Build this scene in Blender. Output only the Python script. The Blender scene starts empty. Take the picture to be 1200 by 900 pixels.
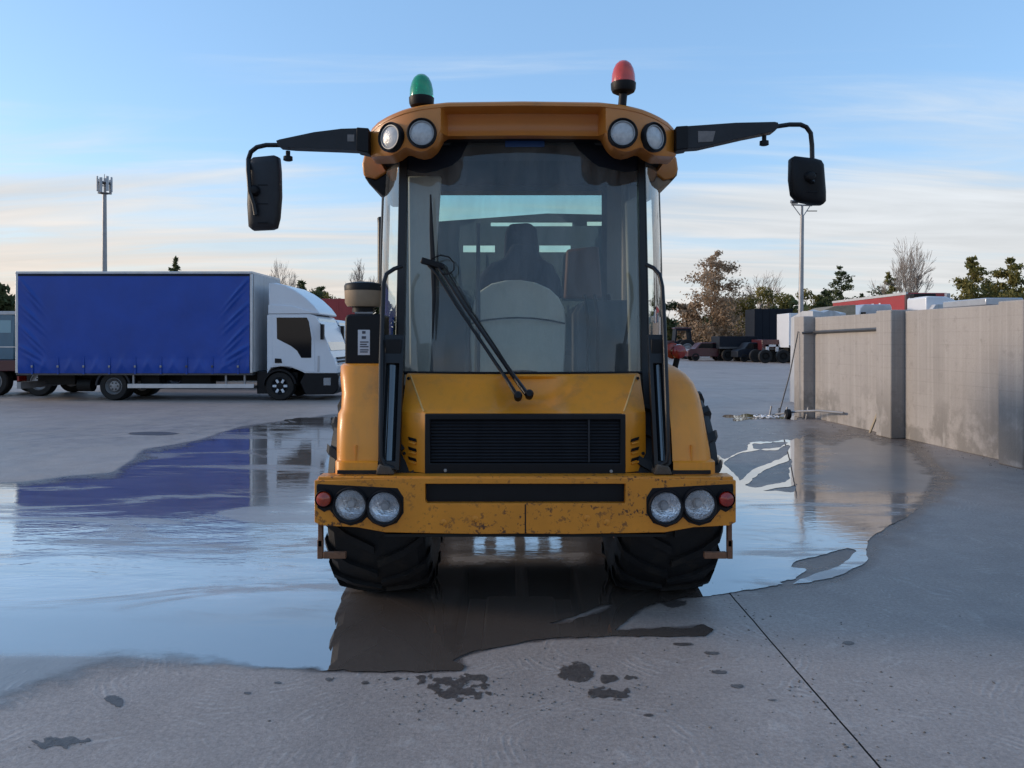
import bpy, bmesh, math, random
import numpy as np
from mathutils import Vector, Matrix
from mathutils.geometry import tessellate_polygon

# ------------------------------------------------------------------ camera, sky, sun, exposure
scene = bpy.context.scene
COL = scene.collection
EYE, FPX, HX, HY = 1.6, 900.0, 600.0, 399.0      # eye height, focal length and horizon point measured in the photograph
cam_d = bpy.data.cameras.new("camera")
cam_d.sensor_width = 36.0
cam_d.lens = FPX / 1200.0 * 36.0
cam_d.shift_y = -(450.0 - HY) / 1200.0
cam_d.clip_start = 0.05
cam_d.clip_end = 6000.0
cam = bpy.data.objects.new("camera", cam_d)
cam.location = (0, 0, EYE)
cam.rotation_euler = (math.radians(90), 0, 0)
COL.objects.link(cam)
scene.camera = cam

SUN_AZ = math.radians(-84)       # measured from +Y towards +X: low sun on the left, just outside the frame
SUN_EL = math.radians(13)
world = bpy.data.worlds.new("World")
scene.world = world
world.use_nodes = True
def build_world():
    nt = world.node_tree
    N, L = nt.nodes, nt.links
    N.clear()
    out = N.new("ShaderNodeOutputWorld")
    sky = N.new("ShaderNodeTexSky")
    sky.sky_type = 'NISHITA'
    sky.sun_disc = False
    sky.sun_elevation = SUN_EL
    sky.sun_rotation = SUN_AZ
    sky.air_density, sky.dust_density, sky.ozone_density = 1.0, 0.6, 2.0
    bg1 = N.new("ShaderNodeBackground"); bg1.inputs[1].default_value = 0.15
    L.new(sky.outputs[0], bg1.inputs[0])
    tc = N.new("ShaderNodeTexCoord")
    sep = N.new("ShaderNodeSeparateXYZ"); L.new(tc.outputs['Generated'], sep.inputs[0])
    def math_(op, a, b=None, clamp=False):
        n = N.new("ShaderNodeMath"); n.operation = op; n.use_clamp = clamp
        for i, v in enumerate((a, b)):
            if v is None: continue
            if isinstance(v, (int, float)): n.inputs[i].default_value = v
            else: L.new(v, n.inputs[i])
        return n.outputs[0]
    z = math_('MAXIMUM', sep.outputs[2], 0.0)
    den = math_('ADD', z, 0.10)
    cx = math_('DIVIDE', sep.outputs[0], den); cy = math_('DIVIDE', sep.outputs[1], den)
    comb = N.new("ShaderNodeCombineXYZ"); L.new(cx, comb.inputs[0]); L.new(cy, comb.inputs[1])
    def noise(scale, rot, sx, sy, det, dist=0.0, loc=(0, 0, 0)):
        mp = N.new("ShaderNodeMapping"); L.new(comb.outputs[0], mp.inputs[0])
        mp.inputs['Rotation'].default_value = (0, 0, math.radians(rot))
        mp.inputs['Scale'].default_value = (sx, sy, 1); mp.inputs['Location'].default_value = loc
        n = N.new("ShaderNodeTexNoise"); n.inputs['Scale'].default_value = scale
        n.inputs['Detail'].default_value = det; n.inputs['Roughness'].default_value = 0.56
        n.inputs['Distortion'].default_value = dist
        L.new(mp.outputs[0], n.inputs['Vector']); return n.outputs['Fac']
    def ss(v, a, b):
        n = N.new("ShaderNodeMapRange"); n.interpolation_type = 'SMOOTHSTEP'
        L.new(v, n.inputs[0]); n.inputs[1].default_value = a; n.inputs[2].default_value = b
        return n.outputs[0]
    c1 = noise(0.42, 8, 0.45, 1.9, 9, 0.6, (3.1, 0.7, 0))
    c2 = noise(1.3, -10, 0.45, 1.9, 9, 0.8, (0, 5, 0))
    s = math_('ADD', math_('MULTIPLY', c1, 0.62), math_('MULTIPLY', c2, 0.38))
    elev = ss(z, 0.31, 0.08)                       # more cloud low in the sky
    s2 = math_('ADD', s, math_('ADD', math_('MULTIPLY', elev, 0.23), -0.05))
    cover = math_('MULTIPLY', ss(s2, 0.455, 0.70), 0.94, True)
    haze = ss(z, 0.24, 0.03)
    # cloud colour: warm near the horizon and towards the sun (left), cool white above
    west = ss(sep.outputs[0], 0.55, -0.75)
    low = math_('MULTIPLY', ss(z, 0.30, 0.02), math_('ADD', math_('MULTIPLY', west, 0.62), 0.38), True)
    mixc = N.new("ShaderNodeMix"); mixc.data_type = 'RGBA'
    L.new(low, mixc.inputs[0])
    mixc.inputs[6].default_value = (0.284, 0.310, 0.334, 1); mixc.inputs[7].default_value = (0.345, 0.297, 0.255, 1)
    shade = N.new("ShaderNodeMix"); shade.data_type = 'RGBA'; shade.blend_type = 'MULTIPLY'
    shade.inputs[0].default_value = 1.0
    ramp = N.new("ShaderNodeMapRange"); L.new(c2, ramp.inputs[0])
    ramp.inputs[1].default_value = 0.3; ramp.inputs[2].default_value = 0.7
    ramp.inputs[3].default_value = 0.84; ramp.inputs[4].default_value = 1.10
    L.new(mixc.outputs[2], shade.inputs[6]); L.new(ramp.outputs[0], shade.inputs[7])
    bg2 = N.new("ShaderNodeBackground"); L.new(shade.outputs[2], bg2.inputs[0]); bg2.inputs[1].default_value = 1.0
    fac = math_('MAXIMUM', cover, math_('MULTIPLY', haze, 0.8))
    veil = N.new("ShaderNodeBackground"); veil.inputs[0].default_value = (0.088, 0.168, 0.295, 1)      # thin high cirrus over the clear sky
    mv = N.new("ShaderNodeMixShader"); mv.inputs[0].default_value = 0.6
    L.new(bg1.outputs[0], mv.inputs[1]); L.new(veil.outputs[0], mv.inputs[2])
    ms = N.new("ShaderNodeMixShader"); L.new(fac, ms.inputs[0])
    L.new(mv.outputs[0], ms.inputs[1]); L.new(bg2.outputs[0], ms.inputs[2])
    L.new(ms.outputs[0], out.inputs[0])
build_world()

sun_d = bpy.data.lights.new("sun", 'SUN')
sun_d.energy = 1.05
sun_d.angle = math.radians(12)
sun_d.color = (1.0, 0.80, 0.60)
sun = bpy.data.objects.new("sun", sun_d)
sdir = Vector((math.sin(SUN_AZ) * math.cos(SUN_EL), math.cos(SUN_AZ) * math.cos(SUN_EL), math.sin(SUN_EL)))
sun.rotation_euler = sdir.to_track_quat('Z', 'Y').to_euler()
sun.location = sdir * 60
COL.objects.link(sun)
vs = scene.view_settings
vs.view_transform = 'Standard'; vs.look = 'None'; vs.exposure = 1.35; vs.gamma = 1.0; vs.use_curve_mapping = False
scene.cycles.max_bounces = 8
scene.cycles.transparent_max_bounces = 12
scene.cycles.caustics_reflective = False
scene.cycles.caustics_refractive = False

# ------------------------------------------------------------------ helpers
def W(px, py, D):                     # a point seen at (px, py) in the photograph, D metres away
    return Vector(((px - HX) / FPX * D, D, EYE - (py - HY) / FPX * D))
def WX(px, D): return (px - HX) / FPX * D
def WZ(py, D): return EYE - (py - HY) / FPX * D

class MB:
    def __init__(s): s.v, s.f = [], []
    def add(s, vs_, fs_):
        o = len(s.v); s.v += [tuple(p) for p in vs_]; s.f += [tuple(i + o for i in f) for f in fs_]; return s
    def box(s, x0, x1, y0, y1, z0, z1):
        return s.add([(x, y, z) for x in (x0, x1) for y in (y0, y1) for z in (z0, z1)],
                     [(0, 1, 3, 2), (4, 6, 7, 5), (0, 4, 5, 1), (2, 3, 7, 6), (0, 2, 6, 4), (1, 5, 7, 3)])
    def obox(s, c, ux, uy, uz, hx, hy, hz):
        c = Vector(c); ux, uy, uz = Vector(ux), Vector(uy), Vector(uz)
        return s.add([c + ux * hx * a + uy * hy * b + uz * hz * d for a in (-1, 1) for b in (-1, 1) for d in (-1, 1)],
                     [(0, 1, 3, 2), (4, 6, 7, 5), (0, 4, 5, 1), (2, 3, 7, 6), (0, 2, 6, 4), (1, 5, 7, 3)])
    def loft(s, rows, close=False, caps=False):
        n = len(rows[0]); vs_ = [p for r in rows for p in r]; fs_ = []
        for i in range(len(rows) - 1):
            for j in range(n if close else n - 1):
                k = (j + 1) % n
                fs_.append((i * n + j, i * n + k, (i + 1) * n + k, (i + 1) * n + j))
        if caps: fs_ += [tuple(range(n))[::-1], tuple(range((len(rows) - 1) * n, len(rows) * n))]
        return s.add(vs_, fs_)
    def tube(s, pts, r, n=8, caps=True):
        pts = [Vector(p) for p in pts]; rows = []; up = None
        for i, p in enumerate(pts):
            t = (pts[min(i + 1, len(pts) - 1)] - pts[max(i - 1, 0)]).normalized()
            if up is None: up = t.orthogonal().normalized()
            up = (up - t * up.dot(t)).normalized(); b = t.cross(up)
            ri = r[i] if isinstance(r, (list, tuple)) else r
            rows.append([p + (up * math.cos(a) + b * math.sin(a)) * ri for a in [2 * math.pi * k / n for k in range(n)]])
        return s.loft(rows, True, caps)
    def lathe(s, c, ax, prof, n=24, caps=True):
        c = Vector(c); ax = Vector(ax).normalized(); u = ax.orthogonal().normalized(); w = ax.cross(u)
        rows = [[c + ax * h + (u * math.cos(a) + w * math.sin(a)) * max(r, 1e-4) for a in [2 * math.pi * k / n for k in range(n)]] for r, h in prof]
        return s.loft(rows, True, caps)
    def prism(s, outer, fn, holes=()):
        # outer / holes: lists of (u, v); fn(u, v, t) -> point, t = 0 front face, t = 1 back face
        loops = [list(outer)] + [list(h) for h in holes]
        flat = [p for l in loops for p in l]; n = len(flat)
        tris = tessellate_polygon([[Vector((p[0], p[1], 0)) for p in l] for l in loops])
        vs_ = [fn(u, v, 0) for u, v in flat] + [fn(u, v, 1) for u, v in flat]
        fs_ = [tuple(t) for t in tris] + [tuple(i + n for i in t[::-1]) for t in tris]
        o = 0
        for l in loops:
            m = len(l)
            for i in range(m):
                j = (i + 1) % m
                fs_.append((o + i, o + j, o + j + n, o + i + n))
            o += m
        return s.add(vs_, fs_)
    def build(s, name, mat, parent=None, bevel=0.0, seg=2, sharp=35, smooth=True, attrs=None):
        me = bpy.data.meshes.new(name)
        me.from_pydata(s.v, [], s.f)
        if attrs is None:
            bm = bmesh.new(); bm.from_mesh(me)
            bmesh.ops.remove_doubles(bm, verts=bm.verts, dist=1e-5)
            bmesh.ops.recalc_face_normals(bm, faces=bm.faces)
            bm.to_mesh(me); bm.free()
        else:
            for k, vals in attrs.items():
                a = me.attributes.new(k, 'FLOAT', 'POINT'); a.data.foreach_set('value', np.asarray(vals, dtype=np.float32))
        me.update()
        co = np.empty(len(me.vertices) * 3, dtype=np.float32); me.vertices.foreach_get('co', co)
        co = co.reshape(-1, 3)
        piv = (co.min(0) + co.max(0)) / 2
        if parent is None: piv[2] = co[:, 2].min()
        co -= piv
        me.vertices.foreach_set('co', co.ravel())
        me.materials.append(mat)
        if smooth:
            me.shade_smooth(); me.set_sharp_from_angle(angle=math.radians(sharp))
        me.update()
        o = bpy.data.objects.new(name, me); COL.objects.link(o)
        pv = Vector(piv.tolist())
        if parent is not None:
            o.parent = parent; pv = pv - wloc(parent)
        o.location = pv
        if bevel > 0:
            m = o.modifiers.new("bevel", 'BEVEL'); m.width = bevel; m.segments = seg; m.limit_method = 'ANGLE'
            m.angle_limit = math.radians(40); m.harden_normals = False
        return o

def wloc(o):
    v = o.location.copy()
    while o.parent is not None:
        o = o.parent; v = v + o.location
    return v
def tag(o, label=None, cat=None, group=None, kind=None):
    for k, v in (("label", label), ("category", cat), ("group", group), ("kind", kind)):
        if v: o[k] = v
    return o
def thing(name, loc, label, cat, group=None):
    o = bpy.data.objects.new(name, None); COL.objects.link(o); o.location = loc
    o.empty_display_size = 0.2
    return tag(o, label, cat, group)
def copy_tree(o, parent=None):
    c = o.copy(); COL.objects.link(c)
    if parent is not None: c.parent = parent
    for ch in list(o.children): copy_tree(ch, c)
    return c
def circle(cx, cy, r, n=24, a0=0.0): return [(cx + r * math.cos(a0 + 2 * math.pi * k / n), cy + r * math.sin(a0 + 2 * math.pi * k / n)) for k in range(n)]
def lerp(a, b, t): return a + (b - a) * t
def interp(x, xs, ys): return float(np.interp(x, xs, ys))

# ------------------------------------------------------------------ materials
def mat(name, col, rough=0.5, metal=0.0, spec=0.5, coat=0.0, var=0.0, vscale=4.0, bump=0.0, bscale=40.0, var_col=None,
        alpha=1.0, trans=0.0, rvar=0.0, dirt=None, streak=None, space='Object', ior=1.5):
    m = bpy.data.materials.new(name); m.use_nodes = True
    nt = m.node_tree; N, L = nt.nodes, nt.links
    p = N["Principled BSDF"]
    p.inputs['Base Color'].default_value = (*col, 1); p.inputs['Roughness'].default_value = rough
    p.inputs['Metallic'].default_value = metal; p.inputs['Specular IOR Level'].default_value = spec
    p.inputs['Coat Weight'].default_value = coat; p.inputs['Coat Roughness'].default_value = 0.12
    p.inputs['Transmission Weight'].default_value = trans; p.inputs['IOR'].default_value = ior
    tc = N.new("ShaderNodeTexCoord"); vec = tc.outputs[space]
    if space == 'World':
        pass
    def noise(scale, det=6, sc=(1, 1, 1), rough_=0.6, dist=0.0):
        mp = N.new("ShaderNodeMapping"); L.new(vec, mp.inputs[0]); mp.inputs['Scale'].default_value = sc
        n = N.new("ShaderNodeTexNoise"); n.inputs['Scale'].default_value = scale; n.inputs['Detail'].default_value = det
        n.inputs['Roughness'].default_value = rough_; n.inputs['Distortion'].default_value = dist
        L.new(mp.outputs[0], n.inputs['Vector']); return n.outputs['Fac']
    def rng(v, a, b, c=0.0, d=1.0):
        n = N.new("ShaderNodeMapRange"); L.new(v, n.inputs[0])
        for i, q in enumerate((a, b, c, d)): n.inputs[i + 1].default_value = q
        return n.outputs[0]
    def mix(f, a, b, mode='MIX'):
        n = N.new("ShaderNodeMix"); n.data_type = 'RGBA'; n.blend_type = mode
        for i, q in ((0, f), (6, a), (7, b)):
            if isinstance(q, (int, float)): n.inputs[i].default_value = q
            elif isinstance(q, tuple): n.inputs[i].default_value = (*q, 1)
            else: L.new(q, n.inputs[i])
        return n.outputs[2]
    cur = None
    if var > 0:
        vc = var_col or tuple(c * (1 - var) for c in col)
        cur = mix(rng(noise(vscale), 0.3, 0.7), col, vc)
    if streak:                    # (colour, scale, amount): vertical run-off marks
        f = rng(noise(streak[1], 8, (1, 1, 0.06)), 0.5, 0.75, 0, streak[2])
        cur = mix(f, cur if cur is not None else col, streak[0])
    if dirt:                      # (colour, scale, low, high)
        f0 = rng(noise(dirt[1], 10, rough_=0.7), dirt[2], dirt[3])
        fm = N.new("ShaderNodeMath"); fm.operation = 'MULTIPLY'; L.new(f0, fm.inputs[0]); L.new(rng(noise(2.3, 5), 0.40, 0.58, 0.12, 1.0), fm.inputs[1]); f = fm.outputs[0]
        cur = mix(f, cur if cur is not None else col, dirt[0])
        r = N.new("ShaderNodeMath"); r.operation = 'MULTIPLY_ADD'; L.new(f, r.inputs[0]); r.inputs[1].default_value = 0.35; r.inputs[2].default_value = rough
        L.new(r.outputs[0], p.inputs['Roughness'])
    elif rvar > 0:
        L.new(rng(noise(vscale * 2.3), 0.3, 0.7, max(rough - rvar, 0.02), rough + rvar), p.inputs['Roughness'])
    if cur is not None: L.new(cur, p.inputs['Base Color'])
    if bump > 0:
        b = N.new("ShaderNodeBump"); b.inputs['Strength'].default_value = bump; b.inputs['Distance'].default_value = 0.02
        L.new(noise(bscale, 8), b.inputs['Height']); L.new(b.outputs[0], p.inputs['Normal'])
    return m

def glass(name, tint, refl=1.0, ior=1.45, rough=0.0, film=0.0):
    m = bpy.data.materials.new(name); m.use_nodes = True
    nt = m.node_tree; N, L = nt.nodes, nt.links; N.clear()
    out = N.new("ShaderNodeOutputMaterial"); tr = N.new("ShaderNodeBsdfTransparent"); tr.inputs[0].default_value = (*tint, 1)
    gl = N.new("ShaderNodeBsdfGlossy"); gl.inputs[0].default_value = (refl, refl, refl, 1); gl.inputs['Roughness'].default_value = rough
    fr = N.new("ShaderNodeFresnel"); fr.inputs[0].default_value = ior
    mx = N.new("ShaderNodeMixShader"); L.new(fr.outputs[0], mx.inputs[0]); L.new(tr.outputs[0], mx.inputs[1]); L.new(gl.outputs[0], mx.inputs[2])
    last = mx.outputs[0]
    if film > 0:                  # road film and dried drops; pale diffuse and upright streaks paint in sky reflections
        tc = N.new("ShaderNodeTexCoord"); n1 = N.new("ShaderNodeTexNoise"); n1.inputs['Scale'].default_value = 3.0; n1.inputs['Detail'].default_value = 10
        n1.inputs['Roughness'].default_value = 0.72
        mpv = N.new("ShaderNodeMapping"); mpv.inputs['Scale'].default_value = (2.2, 2.2, 0.45); L.new(tc.outputs['Object'], mpv.inputs[0]); L.new(mpv.outputs[0], n1.inputs['Vector'])
        r = N.new("ShaderNodeMapRange"); L.new(n1.outputs[0], r.inputs[0]); r.inputs[1].default_value = 0.35; r.inputs[2].default_value = 0.8
        r.inputs[3].default_value = film * 0.25; r.inputs[4].default_value = film * 2.4
        df = N.new("ShaderNodeBsdfDiffuse"); df.inputs[0].default_value = (0.36, 0.38, 0.39, 1)
        m2 = N.new("ShaderNodeMixShader"); L.new(r.outputs[0], m2.inputs[0]); L.new(last, m2.inputs[1]); L.new(df.outputs[0], m2.inputs[2])
        last = m2.outputs[0]
    L.new(last, out.inputs[0]); return m

RUST = (0.09, 0.035, 0.015)
M = dict(
    yellow=mat("yellow_paint", (0.74, 0.262, 0.014), 0.40, coat=0.2, var=0.16, vscale=2.2, dirt=((0.22, 0.105, 0.035), 5.0, 0.56, 0.88), streak=((0.34, 0.16, 0.04), 14, 0.35)),
    bumper=mat("worn_yellow_paint", (0.69, 0.245, 0.014), 0.45, coat=0.1, var=0.25, vscale=3.0, dirt=(RUST, 32.0, 0.555, 0.60)),
    roof=mat("shaded_roof_paint", (0.54, 0.19, 0.026), 0.42, coat=0.2, var=0.15, vscale=2.0, dirt=((0.22, 0.12, 0.06), 7.0, 0.58, 0.85)),  # body yellow, slightly faded, with the roof's shade darkened into the colour
    black=mat("black_plastic", (0.007, 0.0075, 0.010), 0.5, spec=0.22, var=0.3, vscale=6, bump=0.05, bscale=120),
    blackmetal=mat("black_metal", (0.006, 0.0065, 0.009), 0.38, spec=0.35, var=0.3),
    greyblack=mat("weathered_plastic", (0.020, 0.022, 0.028), 0.5, spec=0.3, var=0.35, vscale=9, bump=0.08, bscale=150),
    rubber=mat("tyre_rubber", (0.0085, 0.0085, 0.0095), 0.6, spec=0.3, var=0.3, vscale=8, bump=0.15, bscale=60, dirt=((0.050, 0.038, 0.027), 6, 0.50, 0.80)),
    muddy=mat("muddy_steel", (0.10, 0.075, 0.055), 0.75, var=0.4, vscale=6, bump=0.3, bscale=30),
    rusty=mat("rusty_steel", (0.20, 0.09, 0.045), 0.7, var=0.5, vscale=14, bump=0.2, bscale=60),
    chassis=mat("dark_chassis", (0.010, 0.0095, 0.009), 0.65, spec=0.25, var=0.4, bump=0.2),
    chrome=mat("reflector", (0.88, 0.89, 0.92), 0.12, metal=1.0, bump=0.6, bscale=22),
    lens=mat("clear_lens", (0.62, 0.64, 0.68), 0.08, trans=0.55, var=0.25, vscale=30, bump=0.3, bscale=60),
    lamp_milk=mat("worklamp_lens", (0.52, 0.53, 0.55), 0.18, coat=0.6, var=0.35, vscale=25, bump=0.2, bscale=90),
    red_lens=mat("red_lens", (0.28, 0.018, 0.012), 0.15, coat=0.5, var=0.3, vscale=40),
    orange_lens=mat("orange_red_lens", (0.36, 0.040, 0.014), 0.15, coat=0.5, var=0.3, vscale=40),
    green_dome=mat("green_dome", (0.0, 0.38, 0.17), 0.15, coat=0.5, trans=0.25, var=0.3, vscale=20),
    red_dome=mat("red_dome", (0.78, 0.07, 0.035), 0.15, coat=0.5, trans=0.25, var=0.3, vscale=20),
    windscreen=glass("windscreen_glass", (0.78, 0.84, 0.84), 1.0, 1.55, 0.0, 0.125),
    sideglass=glass("side_glass", (0.80, 0.90, 0.89), 1.0, 1.55, 0.0, 0.10),
    rearglass=glass("rear_glass", (0.80, 0.96, 0.90), 1.0, 1.45, 0.0, 0.05),
    darkglass=mat("dark_window_glass", (0.004, 0.005, 0.008), 0.06, spec=0.3),
    paleglass=mat("pale_windscreen", (0.10, 0.14, 0.16), 0.05, spec=1.0, coat=1.0),
    seat=mat("seat_vinyl", (0.66, 0.62, 0.53), 0.55, var=0.12, vscale=5, bump=0.08, bscale=60),
    cloth=mat("dark_blue_cloth", (0.020, 0.030, 0.055), 0.85, var=0.3, bump=0.2),
    trim=mat("beige_trim", (0.34, 0.31, 0.26), 0.6, var=0.15, vscale=3),
    headliner=mat("headliner", (0.055, 0.060, 0.066), 0.8, var=0.2),
    sticker=mat("pale_sticker", (0.55, 0.56, 0.60), 0.5, var=0.1),
    print=mat("sticker_print", (0.06, 0.06, 0.08), 0.6),
    bluesticker=mat("blue_sticker", (0.02, 0.07, 0.22), 0.4),
    tan=mat("dusty_tan_plastic", (0.30, 0.215, 0.14), 0.6, var=0.25, vscale=9),
    curtain=mat("blue_tarpaulin", (0.002, 0.056, 0.36), 0.36, spec=0.45, var=0.22, vscale=1.2, bump=0.1, bscale=9),
    white=mat("white_paint", (0.64, 0.67, 0.72), 0.3, coat=0.25, var=0.06, vscale=2, dirt=((0.45, 0.45, 0.45), 5, 0.62, 0.95)),
    offwhite=mat("weathered_white", (0.50, 0.51, 0.53), 0.5, var=0.2, vscale=2, streak=((0.28, 0.27, 0.26), 9, 0.6)),
    alu=mat("aluminium", (0.58, 0.59, 0.61), 0.42, metal=0.6, var=0.2, vscale=3),
    galv=mat("galvanised_steel", (0.34, 0.34, 0.35), 0.5, metal=0.5, var=0.3, vscale=3),
    silver=mat("silver_paint", (0.40, 0.43, 0.48), 0.3, metal=0.3, coat=0.4, var=0.15),
    teal=mat("teal_paint", (0.055, 0.145, 0.22), 0.35, coat=0.4, var=0.2),
    redbox=mat("red_trailer_paint", (0.33, 0.030, 0.034), 0.4, var=0.22, vscale=1.0),
    maroon=mat("maroon_paint", (0.07, 0.012, 0.018), 0.3, coat=0.5, var=0.2),
    navy=mat("dark_navy_panel", (0.005, 0.009, 0.018), 0.55, spec=0.25, var=0.25),
    wood=mat("weathered_timber", (0.36, 0.29, 0.20), 0.75, var=0.3, vscale=12, bump=0.2),
    steelgrey=mat("grey_steel", (0.10, 0.10, 0.105), 0.45, metal=0.4, var=0.3),
    bark=mat("bark", (0.10, 0.078, 0.058), 0.9, var=0.35, vscale=3, bump=0.5, bscale=14),
    twig=mat("pale_twigs", (0.26, 0.22, 0.19), 0.9, var=0.25, vscale=1.2),
)
def leaf(name, c1, c2, sc=0.9):
    m = mat(name, c1, 0.7, var=0.5, vscale=sc, var_col=c2, spec=0.2)
    nt = m.node_tree; p = nt.nodes["Principled BSDF"]; N, L = nt.nodes, nt.links
    tl = N.new("ShaderNodeBsdfTranslucent"); src = p.inputs['Base Color'].links[0].from_socket; L.new(src, tl.inputs[0])
    mx = N.new("ShaderNodeMixShader"); mx.inputs[0].default_value = 0.35
    L.new(p.outputs[0], mx.inputs[1]); L.new(tl.outputs[0], mx.inputs[2]); L.new(mx.outputs[0], N["Material Output"].inputs[0])
    return m
M['leaf_dark'] = leaf("dark_conifer_needles", (0.045, 0.066, 0.034), (0.115, 0.125, 0.045))
M['leaf_olive'] = leaf("olive_needles", (0.10, 0.11, 0.036), (0.27, 0.22, 0.07))
M['leaf_gold'] = leaf("golden_green_leaves", (0.115, 0.115, 0.036), (0.27, 0.21, 0.065), 0.6)
M['leaf_rust'] = leaf("rusty_larch_needles", (0.27, 0.175, 0.10), (0.48, 0.35, 0.24), 0.9)
# ------------------------------------------------------------------ ground: concrete yard, joints, standing water
def ground_nodes(m):
    nt = m.node_tree; N, L = nt.nodes, nt.links
    geo = N.new("ShaderNodeNewGeometry")
    def noise(scale, det=6, sc=(1, 1, 1), r=0.6, dist=0.0, rot=0.0, off=(0, 0, 0)):
        mp = N.new("ShaderNodeMapping"); L.new(geo.outputs['Position'], mp.inputs[0]); mp.inputs['Scale'].default_value = sc
        mp.inputs['Rotation'].default_value = (0, 0, rot); mp.inputs['Location'].default_value = off
        n = N.new("ShaderNodeTexNoise"); n.inputs['Scale'].default_value = scale; n.inputs['Detail'].default_value = det
        n.inputs['Roughness'].default_value = r; n.inputs['Distortion'].default_value = dist
        L.new(mp.outputs[0], n.inputs['Vector']); return n.outputs['Fac']
    def rng(v, a, b, c=0.0, d=1.0, smooth=False):
        n = N.new("ShaderNodeMapRange"); L.new(v, n.inputs[0])
        if smooth: n.interpolation_type = 'SMOOTHSTEP'
        for i, q in enumerate((a, b, c, d)): n.inputs[i + 1].default_value = q
        return n.outputs[0]
    def mix(f, a, b, mode='MIX'):
        n = N.new("ShaderNodeMix"); n.data_type = 'RGBA'; n.blend_type = mode
        for i, q in ((0, f), (6, a), (7, b)):
            if isinstance(q, (int, float)): n.inputs[i].default_value = q
            elif isinstance(q, tuple): n.inputs[i].default_value = (*q, 1)
            else: L.new(q, n.inputs[i])
        return n.outputs[2]
    def mth(op, a, b=None, clamp=False):
        n = N.new("ShaderNodeMath"); n.operation = op; n.use_clamp = clamp
        for i, v in enumerate((a, b)):
            if v is None: continue
            if isinstance(v, (int, float)): n.inputs[i].default_value = v
            else: L.new(v, n.inputs[i])
        return n.outputs[0]
    return N, L, geo, noise, rng, mix, mth

def swirl(N, L, geo, mth, noise):
    # arcs left by the power float: rings round scattered centres, broken up by noise
    mp = N.new("ShaderNodeMapping"); L.new(geo.outputs['Position'], mp.inputs[0]); mp.inputs['Scale'].default_value = (1, 1, 0)
    vo = N.new("ShaderNodeTexVoronoi"); vo.feature = 'F1'; vo.inputs['Scale'].default_value = 0.75
    wob = N.new("ShaderNodeTexNoise"); wob.inputs['Scale'].default_value = 2.0; wob.inputs['Detail'].default_value = 2
    L.new(mp.outputs[0], wob.inputs['Vector'])
    vm = N.new("ShaderNodeVectorMath"); vm.operation = 'MULTIPLY_ADD'
    L.new(wob.outputs['Color'], vm.inputs[0]); vm.inputs[1].default_value = (0.25, 0.25, 0); L.new(mp.outputs[0], vm.inputs[2])
    L.new(vm.outputs[0], vo.inputs['Vector'])
    ph = mth('ADD', mth('MULTIPLY', vo.outputs['Distance'], 250.0), mth('MULTIPLY', noise(2.2, 3, r=0.5), 26.0))
    s = mth('SINE', ph)
    brk = N.new("ShaderNodeMapRange"); brk.interpolation_type = 'SMOOTHSTEP'; L.new(noise(4.5, 7, off=(7, 3, 0), r=0.65), brk.inputs[0]); brk.inputs[1].default_value = 0.44; brk.inputs[2].default_value = 0.70
    return mth('MULTIPLY', mth('POWER', mth('ADD', mth('MULTIPLY', s, 0.5), 0.5), 2.0), brk.outputs[0])

def concrete_ground():
    m = bpy.data.materials.new("yard_concrete"); m.use_nodes = True
    p = m.node_tree.nodes["Principled BSDF"]
    N, L, geo, noise, rng, mix, mth = ground_nodes(m)
    base = mix(rng(noise(0.32, 7), 0.32, 0.68), (0.325, 0.272, 0.243), (0.44, 0.372, 0.335))
    base = mix(rng(noise(2.6, 10, r=0.7), 0.35, 0.7, 0, 0.65), base, (0.24, 0.20, 0.178))
    sw = swirl(N, L, geo, mth, noise)
    base = mix(rng(sw, 0.1, 0.8, 0, 0.45), base, (0.52, 0.47, 0.44))
    base = mix(rng(noise(45, 6, r=0.8), 0.42, 0.66, 0, 0.6), base, (0.12, 0.10, 0.09))
    base = mix(rng(noise(75, 5, r=0.8, off=(4, 4, 1)), 0.52, 0.70, 0, 0.55), base, (0.52, 0.47, 0.44))       # aggregate specks
    base = mix(rng(noise(0.9, 8, sc=(1.0, 0.22, 1), r=0.65, rot=0.25), 0.56, 0.78, 0, 0.45), base, (0.14, 0.13, 0.13))  # tyre grime
    at = N.new("ShaderNodeAttribute"); at.attribute_name = "damp"
    dn = mth('ADD', at.outputs['Fac'], mth('MULTIPLY', mth('SUBTRACT', noise(3.2, 9, r=0.68), 0.5), 0.85))
    damp = rng(dn, 0.25, 0.75, 0, 1, True)
    col = mix(damp, base, mix(1.0, base, (0.40, 0.385, 0.385), 'MULTIPLY'))
    L.new(col, p.inputs['Base Color'])
    r0 = rng(noise(1.1, 6), 0.3, 0.7, 0.44, 0.62)
    r = N.new("ShaderNodeMix"); r.data_type = 'FLOAT'; L.new(damp, r.inputs[0]); L.new(r0, r.inputs[2]); L.new(rng(noise(6, 6), 0.3, 0.7, 0.2, 0.4), r.inputs[3])
    L.new(r.outputs[0], p.inputs['Roughness'])
    p.inputs['Specular IOR Level'].default_value = 0.6
    h = mth('ADD', mth('MULTIPLY', sw, 0.35), mth('ADD', mth('MULTIPLY', noise(38, 8, r=0.75), 1.1), mth('MULTIPLY', noise(7, 6), 0.8)))
    b = N.new("ShaderNodeBump"); b.inputs['Strength'].default_value = 0.42; b.inputs['Distance'].default_value = 0.012
    L.new(h, b.inputs['Height']); L.new(b.outputs[0], p.inputs['Normal'])
    return m

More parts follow.
